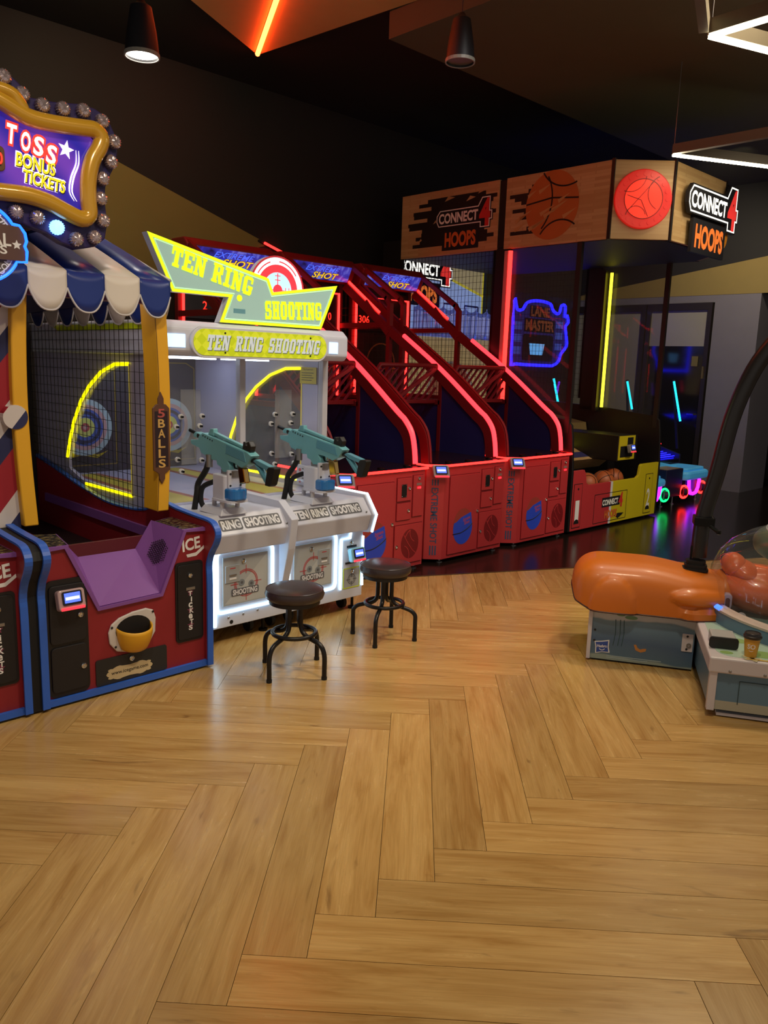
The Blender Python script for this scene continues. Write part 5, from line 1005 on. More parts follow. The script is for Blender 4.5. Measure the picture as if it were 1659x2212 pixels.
# playfield: lower wood board, clear wavy rails, upper board with logo
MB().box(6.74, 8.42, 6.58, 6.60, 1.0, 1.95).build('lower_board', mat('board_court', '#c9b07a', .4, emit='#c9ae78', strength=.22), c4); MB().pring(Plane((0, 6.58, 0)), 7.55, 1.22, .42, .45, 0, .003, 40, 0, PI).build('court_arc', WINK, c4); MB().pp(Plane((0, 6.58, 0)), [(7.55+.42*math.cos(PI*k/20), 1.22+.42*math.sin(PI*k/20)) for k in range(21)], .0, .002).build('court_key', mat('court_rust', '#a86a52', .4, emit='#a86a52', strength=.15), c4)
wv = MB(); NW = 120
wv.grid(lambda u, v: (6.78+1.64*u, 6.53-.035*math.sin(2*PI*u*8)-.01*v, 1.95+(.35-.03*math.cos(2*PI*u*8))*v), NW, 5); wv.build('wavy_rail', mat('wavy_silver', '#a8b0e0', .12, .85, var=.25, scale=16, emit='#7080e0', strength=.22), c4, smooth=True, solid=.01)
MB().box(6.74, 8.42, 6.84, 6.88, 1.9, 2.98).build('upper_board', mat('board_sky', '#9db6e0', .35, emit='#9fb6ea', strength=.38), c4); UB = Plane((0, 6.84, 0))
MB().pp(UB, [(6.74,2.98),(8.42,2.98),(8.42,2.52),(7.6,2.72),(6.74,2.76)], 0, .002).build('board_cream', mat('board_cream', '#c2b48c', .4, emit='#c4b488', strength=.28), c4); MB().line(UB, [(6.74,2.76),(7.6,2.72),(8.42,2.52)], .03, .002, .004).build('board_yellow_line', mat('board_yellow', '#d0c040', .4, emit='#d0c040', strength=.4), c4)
MB().line(UB, [(8.40,1.95),(8.40,2.9)], .03, .002, .004).build('board_yellow_line', MATS['board_yellow'], c4)
for x in (7.25, 7.65, 8.05): MB().line(UB, [(x,2.0),(x,2.38),(x+.27,2.38),(x+.27,2.0)], .02, .002, .004).build('window_print', mat('print_indigo', '#3c3c8c', .4, var=0), c4)
hoops_logo(c4, Plane((7.25, 6.835, 2.74)), .95, True, .01)
MB().box(A0, A1, 6.88, 6.92, .05, 3.0).build('back_panel', CBK, c4)
MB().prism([(5.14,.9),(5.16,1.0),(6.58,1.22),(6.58,.9)], 'x', 6.74, 8.42).build('return_ramp', mat('ramp_wood', '#8c7448', .4), c4)
# header
HZ0, HZ1 = 2.785, 3.46
HPTS = [(A0-.03,6.64),(A0-.03,4.0),(7.04,3.61),(8.10,3.61),(A1+.03,4.0),(A1+.03,6.64)]
MB().prism(HPTS, 'z', HZ0+.02, HZ1-.01).build('header_core', CBK, c4)
faces = []
def hface(a, b, m, name='header_panel', g0=.0, g1=.0):
    d = Vector((b[0]-a[0], b[1]-a[1], 0)); L = d.length; p = Plane((a[0], a[1], 0), d, (0,0,1)); o = MB().prect(p, g0, L-g1, HZ0, HZ1, -.02, .012).build(name, m, c4, bevel=.003); return p, L, o
P1, L1, O1 = hface((A0-.03,6.64), (A0-.03,5.27), CW); P2, L2, O2 = hface((A0-.03,5.18), (A0-.03,4.0), CW); P3, L3, O3 = hface(HPTS[1], HPTS[2], CW); P4, L4, O4 = hface(HPTS[2], HPTS[3], CW); P5, L5, O5 = hface(HPTS[3], HPTS[4], CW); P6, L6, O6 = hface(HPTS[4], HPTS[5], CW)
for (x, y) in (HPTS[1], HPTS[2], HPTS[3], HPTS[4]): MB().box(x-.016, x+.016, y-.016, y+.016, HZ0-.005, HZ1+.012).build('corner_trim', mat('trim_dark', '#2a2524', .4, .4), c4)
rnd = random.Random(3)
def ragged(x0, x1, z0, z1, amp, nn=26):
    top, bot = [], []
    L_ = [(x0+rnd.random()*amp, z0+(z1-z0)*i/(nn/2)) for i in range(int(nn/2)+1)]; R2 = [(x1-rnd.random()*amp*.5, z0+(z1-z0)*i/(nn/2)) for i in range(int(nn/2)+1)]
    st = []
    for i in range(len(L_)-1): st += [L_[i], (L_[i][0], L_[i+1][1])]
    sr = []
    for i in range(len(R2)-1): sr += [R2[i], (R2[i][0], R2[i+1][1])]
    return st+sr[::-1]
BKP = mat('splash_black', '#1c1512', .5, var=.1)
MB().pp(P1, ragged(.10, L1-.02, HZ0+.10, HZ1-.08, .35), .012, .0135).build('splash_print', BKP, O1); 
for k in range(9):
    x, z = .15+rnd.random()*1.1, HZ0+.08+rnd.random()*.5; MB().pp(P1, [(x, z), (x+.12*rnd.random()+.04, z+.03), (x+.05, z+.05)], .0136, .0142).build('splinter_print', CW, O1)
hoops_logo(O1, Plane(P1.p(.90, HZ0+.36, .014), P1.x, P1.y), .72, False, .002)
MB().pp(P2, ragged(.03, .80, HZ0+.12, HZ1-.10, .28), .012, .0135).build('splash_print', BKP, O2)
def ball_print(par, p, cx, cz, r):
    b = MB().disc(p, cx, cz, r, .014, .0155, 48, 1.05).build('ball_print', mat('ball_orange_print', '#b8662e', .5, var=.12), par); k = MB()
    k.pring(p, cx-1.3*r, cz+.2*r, 1.28*r, 1.33*r, .0155, .0165, 20, -.75, .55); k.pring(p, cx+.5*r, cz+1.55*r, 1.0*r, 1.05*r, .0155, .0165, 20, 3.7, 5.1); k.pring(p, cx+.35*r, cz-1.35*r, .85*r, .9*r, .0155, .0165, 20, .9, 2.55); k.line(p, [(cx-.98*r, cz+.1*r), (cx, cz+.22*r), (cx+.98*r, cz+.12*r)], .05*r, .0155, .0165); k.build('ball_seams', INK, b)
    return b
ball_print(O2, P2, .55, HZ0+.36, .30)
for k in range(12):
    a = rnd.random()*6.28; x, z = .52+.36*math.cos(a)*rnd.random(), HZ0+.34+.3*math.sin(a)*rnd.random(); ln = .10+.12*rnd.random(); MB().pp(P2, [(x, z), (x-ln, z-ln*.35), (x-ln*.9, z-ln*.35-.035)], .0166, .0176).build('splinter_print', mat('splinter', '#c0935a', .5), O2)
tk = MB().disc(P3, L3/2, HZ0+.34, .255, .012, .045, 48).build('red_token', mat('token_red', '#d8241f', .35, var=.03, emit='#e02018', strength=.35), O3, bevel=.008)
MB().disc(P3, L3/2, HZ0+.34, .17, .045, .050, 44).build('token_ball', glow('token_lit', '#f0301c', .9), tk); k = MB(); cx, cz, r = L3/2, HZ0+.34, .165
k.pring(P3, cx, cz, .165, .172, .05, .053, 40); k.line(P3, [(cx-.13,cz-.10),(cx+.08,cz+.145)], .006, .05, .053); k.line(P3, [(cx-.145,cz+.03),(cx-.02,cz-.01),(cx+.05,cz-.15)], .006, .05, .053); k.pring(P3, cx+.19, cz+.05, .15, .156, .05, .053, 18, 2.0, 4.2); k.pring(P3, cx-.13, cz+.2, .14, .146, .05, .053, 18, 4.4, 6.2); k.pring(P3, cx-.06, cz-.15, .085, .091, .05, .053, 18, .2, 3.0); k.build('token_lines', mat('token_dark', '#8c0f0c', .4, var=0), tk)
for i in range(20):
    a = 2*PI*i/20; MB().disc(P3, cx+.212*math.cos(a), cz+.212*math.sin(a), .018, .045, .049, 8).build('token_stud', MATS['token_red'], tk)
LS = Plane(P4.p(.66, HZ0+.37, .05), P4.x, P4.y); lg = MB().prect(LS, -.30, .30, -.30, .08, -.04, -.001).build('logo_mount', MATS['trim_dark'], O4); hoops_logo(lg, LS, 1.0, True, .035)
MB().disc(Plane(P4.p(1.0, HZ0+.16, .02), P4.x, P4.y), 0, 0, .13, 0, .02, 32).build('logo_orange_disc', mat('disc_orange', '#c97f22', .4), lg)
MB().prism([(x*.98+.15, y*.98+.1) for x, y in HPTS], 'z', HZ0-.005, HZ0+.02).build('soffit', mat('soffit_dark', '#241d1b', .6), c4)
# balls in the tray
def bball(x, qq, z, label, rot):
    o = thing('basketball', label, 'ball', x, qq, group='basketballs in the hoop machine tray'); om = mat('basketball_orange', '#a8562a', .5, var=.1, scale=30, bump=.25); rr = .118
    MB().lathe([(rr*math.sin(PI*k/16)+1e-7*(k in (0,16)), z-rr*math.cos(PI*k/16)) for k in range(17)], (x, qq, 0), 28).build('skin', om, o, smooth=True)
    M = Matrix.Rotation(rot, 3, 'Z') @ Matrix.Rotation(rot*.7+.5, 3, 'X'); sm = MB(); c = Vector((x, qq, z))
    for ax in range(2): sm.tube([c+M@(Vector((0, math.cos(a*PI/20), math.sin(a*PI/20))) if ax == 0 else Vector((math.cos(a*PI/20), math.sin(a*PI/20), 0)))*(rr+.0005) for a in range(40)], .0035, 4, closed=True)
    for sg in (-1, 1): sm.tube([c+M@(Vector((sg*(.55+.25*math.cos(2*a*PI/20)), .0, 0))+Vector((0, math.cos(a*PI/20), math.sin(a*PI/20)))*.7).normalized()*(rr+.0005) for a in range(40)], .0035, 4, closed=True)
    sm.build('seams', INK, o)
bball(7.22, 4.36, .448, 'leftmost basketball in the tall machine ball tray', .4); bball(7.56, 4.37, .448, 'middle basketball in the tall machine ball tray', 1.3); bball(7.84, 4.42, .448, 'rightmost basketball in the tall machine ball tray', 2.2)

# ================================================================== bowling game behind the tall machine
bw_ = thing('bowling_game', 'bowling arcade game with blue neon marquee and glowing rings', 'arcade game', 9.3, 4.4)
NV2 = mat('bowling_navy', '#191a3c', .4, var=.08); LBL = mat('pod_light_blue', '#58b4e6', .3, var=.04, emit='#3aa0e8', strength=.12)
MB().box(8.62, 10.15, 4.75, 6.62, .08, .46).build('base', NV2, bw_, bevel=.01)
MB().box(8.64, 9.92, 6.52, 6.70, .46, 1.70).build('rear_cabinet', CBK, bw_)
MB().prism([(4.75,.46),(4.75,.50),(6.52,.96),(6.52,.46)], 'x', 8.66, 10.12).build('lane_deck', mat('lane_black', '#121018', .15), bw_)
for k, (qa, n) in enumerate(((4.82, 4), (5.55, 4), (6.2, 3))):
    for j in range(n):
        q = qa+j*.055; z = .503+(q-4.75)*.26; MB().tube([(8.70, q, z+.012), (10.10, q, z+.012)], .006, 6).build('lane_light', BLED, bw_)
for x in (8.66, 10.12): MB().prism([(4.75,.46),(4.75,.56),(6.52,1.06),(6.52,.46)], 'x', x-.02, x+.02).build('lane_wall', NV2, bw_)
for (t, qa, za, qb, zb) in ((8.72, 5.86, 1.496, 5.73, 1.06), (9.5, 5.26, 1.489, 5.16, 1.137), (10.2, 4.97, 1.505, 4.83, .988)):
    ps = MB().bar((t+.03, qa+.02, za+.02), (t+.03, qb+.02, min(zb-.0, .62)), .02, .03, (0,1,0)).build('light_post', CBK, bw_); MB().tube([(t, qa, za), (t, qb, zb)], .014, 8).build('cyan_tube', CYLED, ps, smooth=True)
bx = MB().box(9.03, 9.47, 4.38, 4.78, .12, .46).build('front_console', NV2, bw_, bevel=.008); MB().box(9.06, 9.44, 4.40, 4.72, .46, .464).build('console_print', mat('console_tan', '#8f7a56', .5, var=.3, scale=30), bx)
MB().box(8.88, 9.05, 4.55, 4.75, .46, .95).build('reader_column', mat('column_navy', '#20243e', .4), bw_, bevel=.006)
reader(bw_, 8.985, 4.54, .80, 0, None, True, 1.0); reader(bw_, 9.0, 4.54, .63, 0, None, False, 1.0)
def pod(t0, t1, z0, z1):
    p = MB().prism(rrect(t0, t1, 4.33, 4.78, .09), 'z', z0, z1).build('ball_pod', LBL, bw_, bevel=.03); MB().prism(rrect(t0+.05, t1-.05, 4.38, 4.75, .07), 'z', z1, z1+.035).build('pod_lid', LBL, p, bevel=.012)
    return p
pod(8.52, 8.99, .28, .37); pod(9.50, 10.14, .30, .41); MB().prism([(9.03,.47),(9.10,.55),(9.75,.45),(9.75,.41)], 'y', 4.60, 4.78).build('pod_ramp', LBL, bw_, bevel=.01)
FB = Plane((0, 4.36, 0))
for a in ((9.61,9.90,.30,.13), (8.56,8.86,.30,.13)):
    MB().tube([(x, 4.36, z) for x, z in ((a[0],a[2]),(a[0]+.02,.19),(a[0]+.07,a[3]),((a[0]+a[1])/2,a[3]-.012),(a[1]-.07,a[3]),(a[1]-.02,.19),(a[1],a[2]))], .022, 8).build('purple_neon', PLED, bw_, smooth=True)
def ring(t, z, m):
    r = MB().tube([(t+.045*math.cos(k*PI/12), 4.36-.03*math.cos(k*PI/12), z+.075*math.sin(k*PI/12)) for k in range(24)], .014, 8, closed=True).build('neon_ring', m, bw_, smooth=True); MB().tube([(t-.02, 4.37, z), (t+.02, 4.34, z)], .05, 14).build('ring_hub', mat('hub_dark', '#2c1030', .4), r)
ring(9.49, .165, REDNEON); ring(9.98, .185, REDNEON); ring(8.98, .17, GLED)
MB().box(9.60, 9.95, 4.40, 4.75, .10, .30).build('pod_stand', NV2, bw_); MB().box(8.56, 8.90, 4.40, 4.75, .10, .28).build('pod_stand', NV2, bw_)
for x in (9.1, 9.4, 10.05, 8.7):
    for q in (4.46, 6.5): MB().lathe([(.025,.003),(.025,.012),(.01,.02),(.01,.13)], (x, q, 0), 10).build('foot', STEEL, bw_, smooth=True)
LM = [(8.635,2.486),(8.706,2.374),(8.828,2.382),(8.902,2.465),(9.043,2.506),(9.256,2.516),(9.456,2.494),(9.509,2.43),(9.605,2.38),(9.684,2.392),(9.728,2.495),(9.821,2.49),(9.828,2.344),(9.884,2.367),(9.92,2.273),(9.857,2.212),(9.899,2.072),(9.916,1.944),(9.789,1.829),(9.744,1.731),(9.624,1.67),(9.467,1.661),(8.738,1.669),(8.642,1.714)]
mq = MB().prism(LM, 'y', 6.50, 6.52).build('marquee', mat('marquee_dark', '#1a1838', .3, var=.3, scale=8, emit='#26247c', strength=.35), bw_)
lp_ = [Vector((a, 6.49, b)) for a, b in LM]; MB().tube(spline(lp_, 3, closed=True), .02, 8, closed=True).build('marquee_neon', BLED, mq, smooth=True)
MQ = Plane((0, 6.50, 0)); OB = mat('marquee_brown', '#6a3a24', .4, emit='#8a4a28', strength=.35)
MB().prect(MQ, 9.0, 9.48, 2.30, 2.45, 0, .004).build('word_plate', INK, mq); MB().prect(MQ, 8.9, 9.6, 2.10, 2.28, 0, .004).build('word_plate', INK, mq)
text('word', 'LANE', MQ, 9.24, 2.375, .42, .12, OB, mq, d=.006, bold=.04); text('word', 'MASTER', MQ, 9.25, 2.19, .64, .13, OB, mq, d=.006, bold=.04)
MB().pp(MQ, rrect(8.88, 9.58, 1.72, 2.07, .04), 0, .006).build('screen_frame', INK, mq); MB().pp(MQ, [(9.06,1.80),(9.34,1.80),(9.38,1.95),(9.02,1.95)], .006, .008).build('screen', glow('lane_screen', '#5fa8e8', .9), mq)
for k in range(3):
    MB().prect(MQ, 8.68, 8.84, 1.80+k*.16, 1.90+k*.16, 0, .004).build('window_print', glow('window_blue', '#3a50a8', .45), mq); MB().prect(MQ, 9.64, 9.80, 1.88+k*.15, 1.97+k*.15, 0, .004).build('window_print', MATS['window_blue'], mq)
PN = [(.0,-.11),(.02,-.11),(.035,-.06),(.03,-.01),(.015,.03),(.015,.05),(.022,.075),(.012,.10),(0,.105)]
for (x, z, m) in ((8.74, 1.40, glow('pin_pink', '#ff2858', .9)), (9.80, 1.35, glow('pin_purple', '#7028e0', .8))):
    P_ = Plane((x, 6.515, z)).turn(-.35); MB().pp(P_, PN+[(-a, b) for a, b in PN[::-1]], 0, .01).build('pin_light', m, bw_)

# ================================================================== hippo table game, right
HO = Vector((1.003, 4.284, 0)); HR = math.atan2(-.2234, .9747)
hp = thing('table_game', 'low round dome game table with white rim and orange creature ends', 'arcade game', world_loc=HO, rz=HR)
def water_mat():
    m = bpy.data.materials.new('water_print'); m.use_nodes = True; nt = m.node_tree; b = nt.nodes['Principled BSDF']; b.inputs['Roughness'].default_value = .3; tc = nt.nodes.new('ShaderNodeTexCoord'); sp = nt.nodes.new('ShaderNodeSeparateXYZ'); n = nt.nodes.new('ShaderNodeTexNoise'); n.inputs['Scale'].default_value = 3.0; ad = nt.nodes.new('ShaderNodeMath'); ad.operation = 'MULTIPLY_ADD'; ad.inputs[1].default_value = .10
    nt.links.new(tc.outputs['Object'], sp.inputs[0]); nt.links.new(tc.outputs['Object'], n.inputs[0]); nt.links.new(n.outputs['Fac'], ad.inputs[0]); nt.links.new(sp.outputs[2], ad.inputs[2]); mr = nt.nodes.new('ShaderNodeMapRange'); mr.inputs[1].default_value = .03; mr.inputs[2].default_value = .36; nt.links.new(ad.outputs[0], mr.inputs[0])
    r = nt.nodes.new('ShaderNodeValToRGB'); e = r.color_ramp.elements; e[0].position = .0; e[0].color = lin('#8f9c94'); e[1].position = 1.0; e[1].color = lin('#c4c6cc')
    for p, c in ((.14, '#8f9c94'), (.17, '#506c82'), (.45, '#466080'), (.80, '#6c8aa0'), (.83, '#b9bcc4')): x = e.new(p); x.color = lin(c)
    nt.links.new(mr.outputs[0], r.inputs[0]); nt.links.new(r.outputs[0], b.inputs['Base Color']); MATS['water_print'] = m; return m
WAT = water_mat(); TEALP = mat('teal_panel', '#5d7d96', .35, var=.08, scale=3); HW = mat('table_white', '#c9c2c8', .35, var=.03)
def HBx(nm, a0, a1, b0, b1, z0, z1, m, par=hp, bev=.0): return MB().box(a0, a1, b0, b1, z0, z1).build(nm, m, par, bevel=bev)
eb = HBx('end_cabinet', .012, .56, .012, .43, .012, .31, WAT); HBx('corner_strip', .0, .02, .0, .44, .012, .312, HW, eb); MB().box(.03, .53, .03, .40, 0, .014).build('skid', BLACK, eb)
EF = Plane((0, .012, 0))
for z in (.118, .178): share('screw', SCREW_D, eb, (.038, .012, z))
lgp = EF.turn(.06, .082, .085); lb = MB().pp(lgp, [(-.036,-.04),(0,-.032),(.042,-.034),(.036,0),(.04,.04),(0,.033),(-.04,.03),(-.035,0)], 0, .002).build('maker_logo', WINK, eb); MB().pp(lgp, [(-.031,-.034),(0,-.028),(.035,-.029),(.031,0),(.034,.034),(0,.028),(-.035,.025),(-.03,0)], .002, .0028).build('logo_blue', mat('logo_blue', '#2a4a9c', .4, var=0), lb); text('logo_name', 'Hasbro', lgp, .0, .004, .052, .017, WINK, lb, d=.0034, bold=.02); MB().pring(lgp, 0, -.004, .014, .018, .0028, .0034, 14, PI+.5, 2*PI-.5).build('logo_smile', WINK, lb)
for k in range(2): MB().prect(EF, .11, .40-.07*k, .034-k*.010, .038-k*.010, 0, .0008).build('small_print', mat('small_print_white', '#9fb0b4', .5, var=0), eb)
fish = [(.25,.115),(.262,.085),(.29,.075),(.315,.085),(.318,.10),(.30,.098),(.285,.092),(.272,.10),(.262,.118)]; MB().pp(EF, fish, 0, .001).build('fish_print', mat('fish_orange', '#b87a3c', .5), eb)
for x, z, w in ((.17,.278,.022), (.225,.268,.034)): MB().disc(EF, x, z, w, 0, .001, 20, .32).build('lily_print', mat('lily_green', '#6a8f6a', .5), eb)
for x in (.14, .165, .185): MB().tube([EF.p(x, .10, .001), EF.p(x+.008, .17, .001), EF.p(x+.004, .25, .001)], .002, 4).build('reed_print', mat('reed_dark', '#3c5a60', .5), eb)
jp = MB().pp(EF, rrect(.497, .553, .112, .212, .004), 0, .004).build('socket_plate', HW, eb)
for z in (.198, .126): share('screw', SCREW_D, jp, (.523, .008, z))
MB().pring(EF, .533, .148, .006, .013, .004, .009, 16).build('socket', STEEL, jp)
# moulded orange body on the end cabinet
def sm(x, a, b): t = max(0, min(1, (x-a)/(b-a))); return t*t*(3-2*t)
def body(u, v):
    a = -.112+.80*(u**1.7); ph = PI*v; s = max(0.0, (.07-a)/.182)
    zt = .405+.16*max(0, 1-s**2.5)**.42-.045*sm(a, .25, .66); zb = .306+.03*sm(-a, -.02, .09)+.068*sm(-a, .07, .112)**2
    w = .02+.225*max(0, 1-s**3)**.36-.05*sm(a, .50, .70)
    cs, sn = math.cos(ph), math.sin(ph)
    y = .215-w*math.copysign(abs(cs)**.55, cs); z = zb+(zt-zb)*(sn**.62 if sn > 0 else 0)
    if cs > 0:
        f = cs**.5
        d = (a-.115)/.125; e = (z-.30)/.20; k = d*d+e*e
        if k < 1: y -= .028*(1-k)**.35*f
        d = (a-.56)/.15; e = (z-.42)/.045; k = d*d+e*e
        if k < 1: y -= .030*(1-k)**.4*f
        d = (a-.585)/.13; e = (z-.325)/.035; k = d*d+e*e
        if k < 1: y -= .030*(1-k)**.4*f
    return (a, y, z)
ORG = mat('creature_orange', '#cc6c18', .42, var=.04, coat=.08)
bdy = MB().grid(body, 72, 64); ob = bdy.build('orange_body', ORG, hp, smooth=True)
bot = MB(); bot.add([body(k/72, 0) for k in range(73)]+[body(k/72, 1) for k in range(73)]+[body(0, j/64) for j in range(1, 64)], [tuple(range(73))+tuple(range(145, 72, -1))]); bot.build('body_underside', BLACK, ob)
MB().tube([Vector(body(k/40, 0.0))+Vector((0, .002, -.003)) for k in range(41)], .005, 6).build('body_rim', mat('rim_maroon', '#3a1210', .5), ob, smooth=True)
bo = MB()
for k in range(5):
    r = .066-.006*(k % 2)-.004*k; bo.prism(rrect(.548-r, .548+r, .20-r*.75, .20+r*.75, .02), 'z', .528+k*.011, .540+k*.011)
pole = MB().tube(spline([Vector(v) for v in ((.562,.22,.60),(.565,.22,.82),(.613,.22,1.08),(.67,.22,1.43),(.786,.22,1.725),(1.0,.22,1.96),(1.3,.22,2.06))], 6), .043, 12).build('curved_pole', mat('pole_black', '#1a1718', .3), hp, smooth=True, label='black curved pole')
bo.build('rubber_boot', RUBBER, pole)
MB().box(.53, .565, .19, .23, .57, .72).build('pole_socket', BLACKM, pole, bevel=.004); MB().box(.515, .525, .20, .215, .56, .66).build('socket_rib', BLACKM, pole)
MB().box(.515, .622, .165, .275, .78, .83).build('pole_clamp', BLACKM, pole, bevel=.006); kn = MB().tube([(.60,.17,.785),(.635,.12,.765)], .01, 8).build('clamp_lever', BLACKM, pole, smooth=True); MB().lathe([(.001,-.014),(.012,-.008),(.012,.008),(.001,.014)], (.638,.118,.763), 10).build('lever_knob', BLACKM, pole, smooth=True)
# main table
A0_, A1_, B0_, B1_ = .565, 2.15, -.58, 1.02
mc = HBx('table_cabinet', A0_+.012, A1_-.012, B0_+.012, B1_-.012, .04, .23, TEALP); MB().prect(Plane((0, B0_+.012, 0)), A0_+.012, A1_-.012, .04, .085, 0, .001).build('sand_print', mat('sand_print', '#a8a696', .5), mc)
SPb = Plane((0, B0_+.011, 0)); MB().line(SPb, [(.70,.075),(.70,.19),(1.2,.19)], .004, 0, .001).build('panel_line', mat('panel_line', '#2c4650', .5), mc)
for x, y in ((A0_, B0_), (A1_-.035, B0_), (A0_, B1_-.035), (A1_-.035, B1_-.035)): HBx('corner_post', x, x+.035, y, y+.035, .035, .23, HW, mc, .003)
HBx('plinth', A0_+.06, A1_-.06, B0_+.05, B1_-.05, .0, .04, BLACK); MB().box(A0_+.05, A1_-.05, B0_+.02, B0_+.06, .008, .022).build('plinth_strip', HW, hp)
rm = MB(); 
rim = HBx('table_rim', A0_-.008, A1_+.008, B0_-.008, B1_+.008, .225, .30, HW, hp, .008)
SFm = mat('table_green_print', '#a9c4b4', .3, var=.08, scale=4); ts = MB().prism(rrect(A0_+.03, A1_-.03, B0_+.03, B1_-.03, .08), 'z', .30, .3015).build('table_print', SFm, hp)
for x, y, r, c in ((.64,-.50,.03,'#7fa05a'), (.80,-.475,.07,'#7fa05a'), (.72,-.30,.05,'#8aa866')): MB().pp(Plane((x, y, .3015), (1,0,0), (0,1,0)), [(r*math.cos(a*PI/10), .7*r*math.sin(a*PI/10)) for a in range(20)], 0, .001).build('lily_print', mat('lily_'+c, c, .5), ts)
for k in range(5): MB().pp(Plane((.745, -.545, .3016), (1,0,0), (0,1,0)).turn(k*1.256), [(.0,-.008),(.035,-.012),(.045,0),(.035,.012),(0,.008)], 0, .0012).build('petal_print', mat('petal_cream', '#d8d0a8', .5, var=0), ts)
MB().prism([(.72,-.567),(2.1,-.567),(2.1,-.555),(.72,-.555)], 'z', .3016, .303).build('yellow_print', mat('print_amber', '#d0a848', .5), ts)
for x in (.65, .80): share('screw', SCREW_S, rim, (x, B0_-.008, .24))
C0 = (1.36, .22, 0); HP0 = MB()
HP0.lathe([(.745,.30),(.745,.375),(.72,.385),(.70,.385),(.70,.32),(.745,.30)], C0, 64); wl = HP0.build('ring_wall', TEALP, hp, smooth=True)
MB().lathe([(.748,.368),(.75,.38),(.735,.392),(.70,.392),(.70,.383),(.748,.368)], C0, 64).build('ring_cap', mat('cap_cream', '#c8b8b0', .4), wl, smooth=True)
MB().tube([(1.36+.742*math.cos(a), .22+.742*math.sin(a), .386) for a in [PI+.12+k*.03 for k in range(9)]], .014, 8).build('blue_light', glow('table_blue_led', '#3a6aff', 2.2), wl, smooth=True)
MB().lathe([(.001,.303),(.70,.303),(.70,.325),(.001,.325)], C0, 48).build('play_disc', mat('play_teal', '#6a8f8c', .15, var=.15, scale=5), hp)
dm = MB().lathe([(.728,.375),(.730,.45),(.722,.535),(.69,.62),(.635,.685),(.55,.74),(.46,.777),(.30,.795),(.001,.80)], C0, 64, cap=False); dm.build('clear_dome', glass('dome_acrylic', (.97,.97,.98), .035, .02, 1.0), hp, smooth=True)
MB().tube([(1.36+.46*math.cos(a*PI/24), .22+.46*math.sin(a*PI/24), .779) for a in range(48)], .006, 6, closed=True).build('dome_ring', glass('ring_acrylic', (.95,.95,.97), .35, .05), hp, smooth=True)
# heads inside the dome
def blob(nm, c, r, m, par, rot=0.0):
    P = MB(); n, k = 24, 14; vs = []
    P.grid(lambda u, v: (c[0]+r[0]*math.sin(PI*u)*math.cos(2*PI*v)*math.cos(rot)-r[2]*math.cos(PI*u)*math.sin(rot), c[1]+r[1]*math.sin(PI*u)*math.sin(2*PI*v), c[2]+r[2]*math.cos(PI*u)*math.cos(rot)+r[0]*math.sin(PI*u)*math.cos(2*PI*v)*math.sin(rot)), k, n)
    return P.build(nm, m, par, smooth=True)
ORH = mat('creature_coral', '#d8683a', .3, var=.04, coat=.3)
hd_ = blob('orange_head', (.90,.20,.45), (.24,.20,.135), ORH, hp, -.12); blob('brow', (.745,.21,.575), (.065,.13,.065), ORH, hd_); blob('brow', (.80,.20,.545), (.10,.15,.06), ORH, hd_, -.4); blob('cheek', (1.02,.20,.47), (.15,.19,.10), ORH, hd_); blob('neck', (.70,.21,.43), (.08,.15,.11), ORG, hd_)
MB().pp(Plane((.705,.035,.41)), rrect(-.022,.022,-.042,.042,.018), -.03, .012).build('side_port', mat('port_lilac', '#a89ab0', .35), hd_, bevel=.004); MB().pp(Plane((.705,.022,.405)), rrect(-.011,.011,-.026,.026,.010), 0, .003).build('port_recess', mat('port_dark', '#4a2a2c', .4), hd_)
MB().disc(Plane((.775,.0,.34)), 0, 0, .026, 0, .008, 20).build('port_button', HW, hd_)
blob('green_head', (1.10,.72,.62), (.18,.16,.12), mat('creature_green', '#4f5f4a', .35), hp)
# black case and takeaway cup on the table
cs_ = thing('black_case', 'black rounded case with grey top lying beside the cup', 'case', world_loc=HO, rz=HR)
MB().pp(Plane((.632,-.455,.3015)), rrect(-.066,.066,0,.058,.016), -.012, .0).build('case_front', BLACK, cs_, bevel=.004); MB().box(.58,.692,-.442,-.30,.3015,.352).build('case_body', glass('case_smoke', (.6,.56,.56), .45, .15), cs_, bevel=.006)
cup = thing('takeaway_cup', 'mustard paper coffee cup with black lid standing on the table', 'cup', world_loc=HO, rz=HR); cc = (.742,-.515,0); CM = mat('cup_mustard', '#cf9a34', .5, var=.03)
MB().lathe([(.001,.3028),(.026,.3028),(.036,.396),(.0355,.398),(.001,.398)], cc, 32).build('cup_body', CM, cup, smooth=True); MB().lathe([(.0385,.392),(.041,.396),(.041,.404),(.037,.407),(.036,.416),(.033,.419),(.031,.415),(.001,.415)], cc, 32).build('lid', mat('lid_black', '#262224', .4), cup, smooth=True)
def on_cup(nm, s, z, w, h, m):
    vs, fs, x0, x1, y0, y1 = textmesh(s, .03); P = MB(); P2 = []
    for v in vs:
        X = (v[0]-(x0+x1)/2)*w/(x1-x0); Z_ = z+(v[1]-(y0+y1)/2)*h/(y1-y0); r = .026+(Z_-.3028)*.107+.0006; an = -PI/2-.18+X/r; P2.append((cc[0]+r*math.cos(an), cc[1]+r*math.sin(an), Z_))
    P.add(P2, fs); return P.build(nm, m, cup)
on_cup('cup_letters', 'SO', .357, .036, .024, WINK)
P = MB(); 
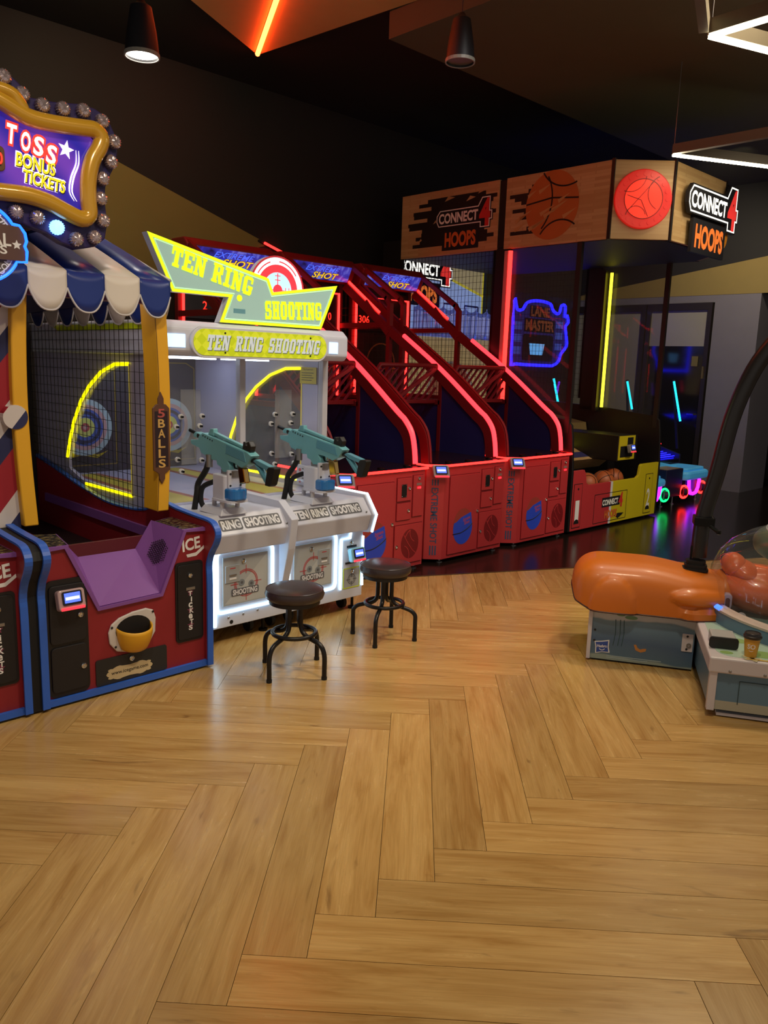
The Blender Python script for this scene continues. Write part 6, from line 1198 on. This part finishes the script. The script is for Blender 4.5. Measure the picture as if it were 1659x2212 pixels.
for k in range(8):
    a0 = -PI/2-.18+(-.3+.6*k/8); a1 = -PI/2-.18+(-.3+.6*(k+1)/8); f = lambda a, dz: (cc[0]+.0312*math.cos(a), cc[1]+.0312*math.sin(a), .337-.004*math.cos((a+PI/2+.18)*5)+dz); P.add([f(a0,0), f(a1,0), f(a1,.0025), f(a0,.0025)], [(0,1,2,3)])
P.build('cup_smile', WINK, cup)

# ================================================================== stools
SEAT = mat('stool_vinyl', '#3a3032', .32, var=.08, bump=.06); TUBE = mat('stool_tube', '#1c191a', .35, .3)
def stool(label, x, y, ang, rad):
    o = thing('round_stool', label, 'stool', world_loc=(x, y, 0), rz=0, group='low round stools')
    s = MB().lathe([(.001,.385),(.118,.385),(.128,.39),(.148,.405),(.155,.425),(.148,.447),(.125,.459),(.07,.466),(.001,.468)], n=48).build('seat', SEAT, o, smooth=True); MB().lathe([(.120,.374),(.132,.374),(.132,.392),(.120,.392),(.120,.374)], n=40).build('seat_rim', BLACK, s, smooth=True); MB().tube([(.147*math.cos(k*PI/24), .147*math.sin(k*PI/24), .449) for k in range(48)], .0025, 5, closed=True).build('piping', SEAT, s, smooth=True)
    MB().lathe([(.075,.366),(.075,.386)], n=20).build('mount_plate', BLACKM, o)
    for k in range(4):
        a = ang+k*PI/2; c, sn = math.cos(a), math.sin(a); pr = [(.042,.375),(.042,.30),(.043,.255),(.055,.225),(.085,.205),(.13,.193),(.165,.180),(.188,.155),(rad,.115),(rad,.05),(rad,.0)]
        l = MB().tube(spline([Vector((r*c, r*sn, z)) for r, z in pr], 4), .0125, 10).build('leg', TUBE, o, smooth=True); MB().lathe([(.0145,.0),(.0145,.016)], (rad*c, rad*sn, 0), 12).build('rubber_tip', RUBBER, l, smooth=True)
    MB().tube([(.112*math.cos(k*PI/20), .112*math.sin(k*PI/20), .213) for k in range(40)], .0115, 10, closed=True).build('foot_ring', TUBE, o, smooth=True)
    return o
stool('low round brown stool nearer the camera, before the left gallery door', -.593, 3.926, math.radians(-120), .198)
stool('low round brown stool farther back, before the card reader column', -.148, 4.509, math.radians(-102), .19)
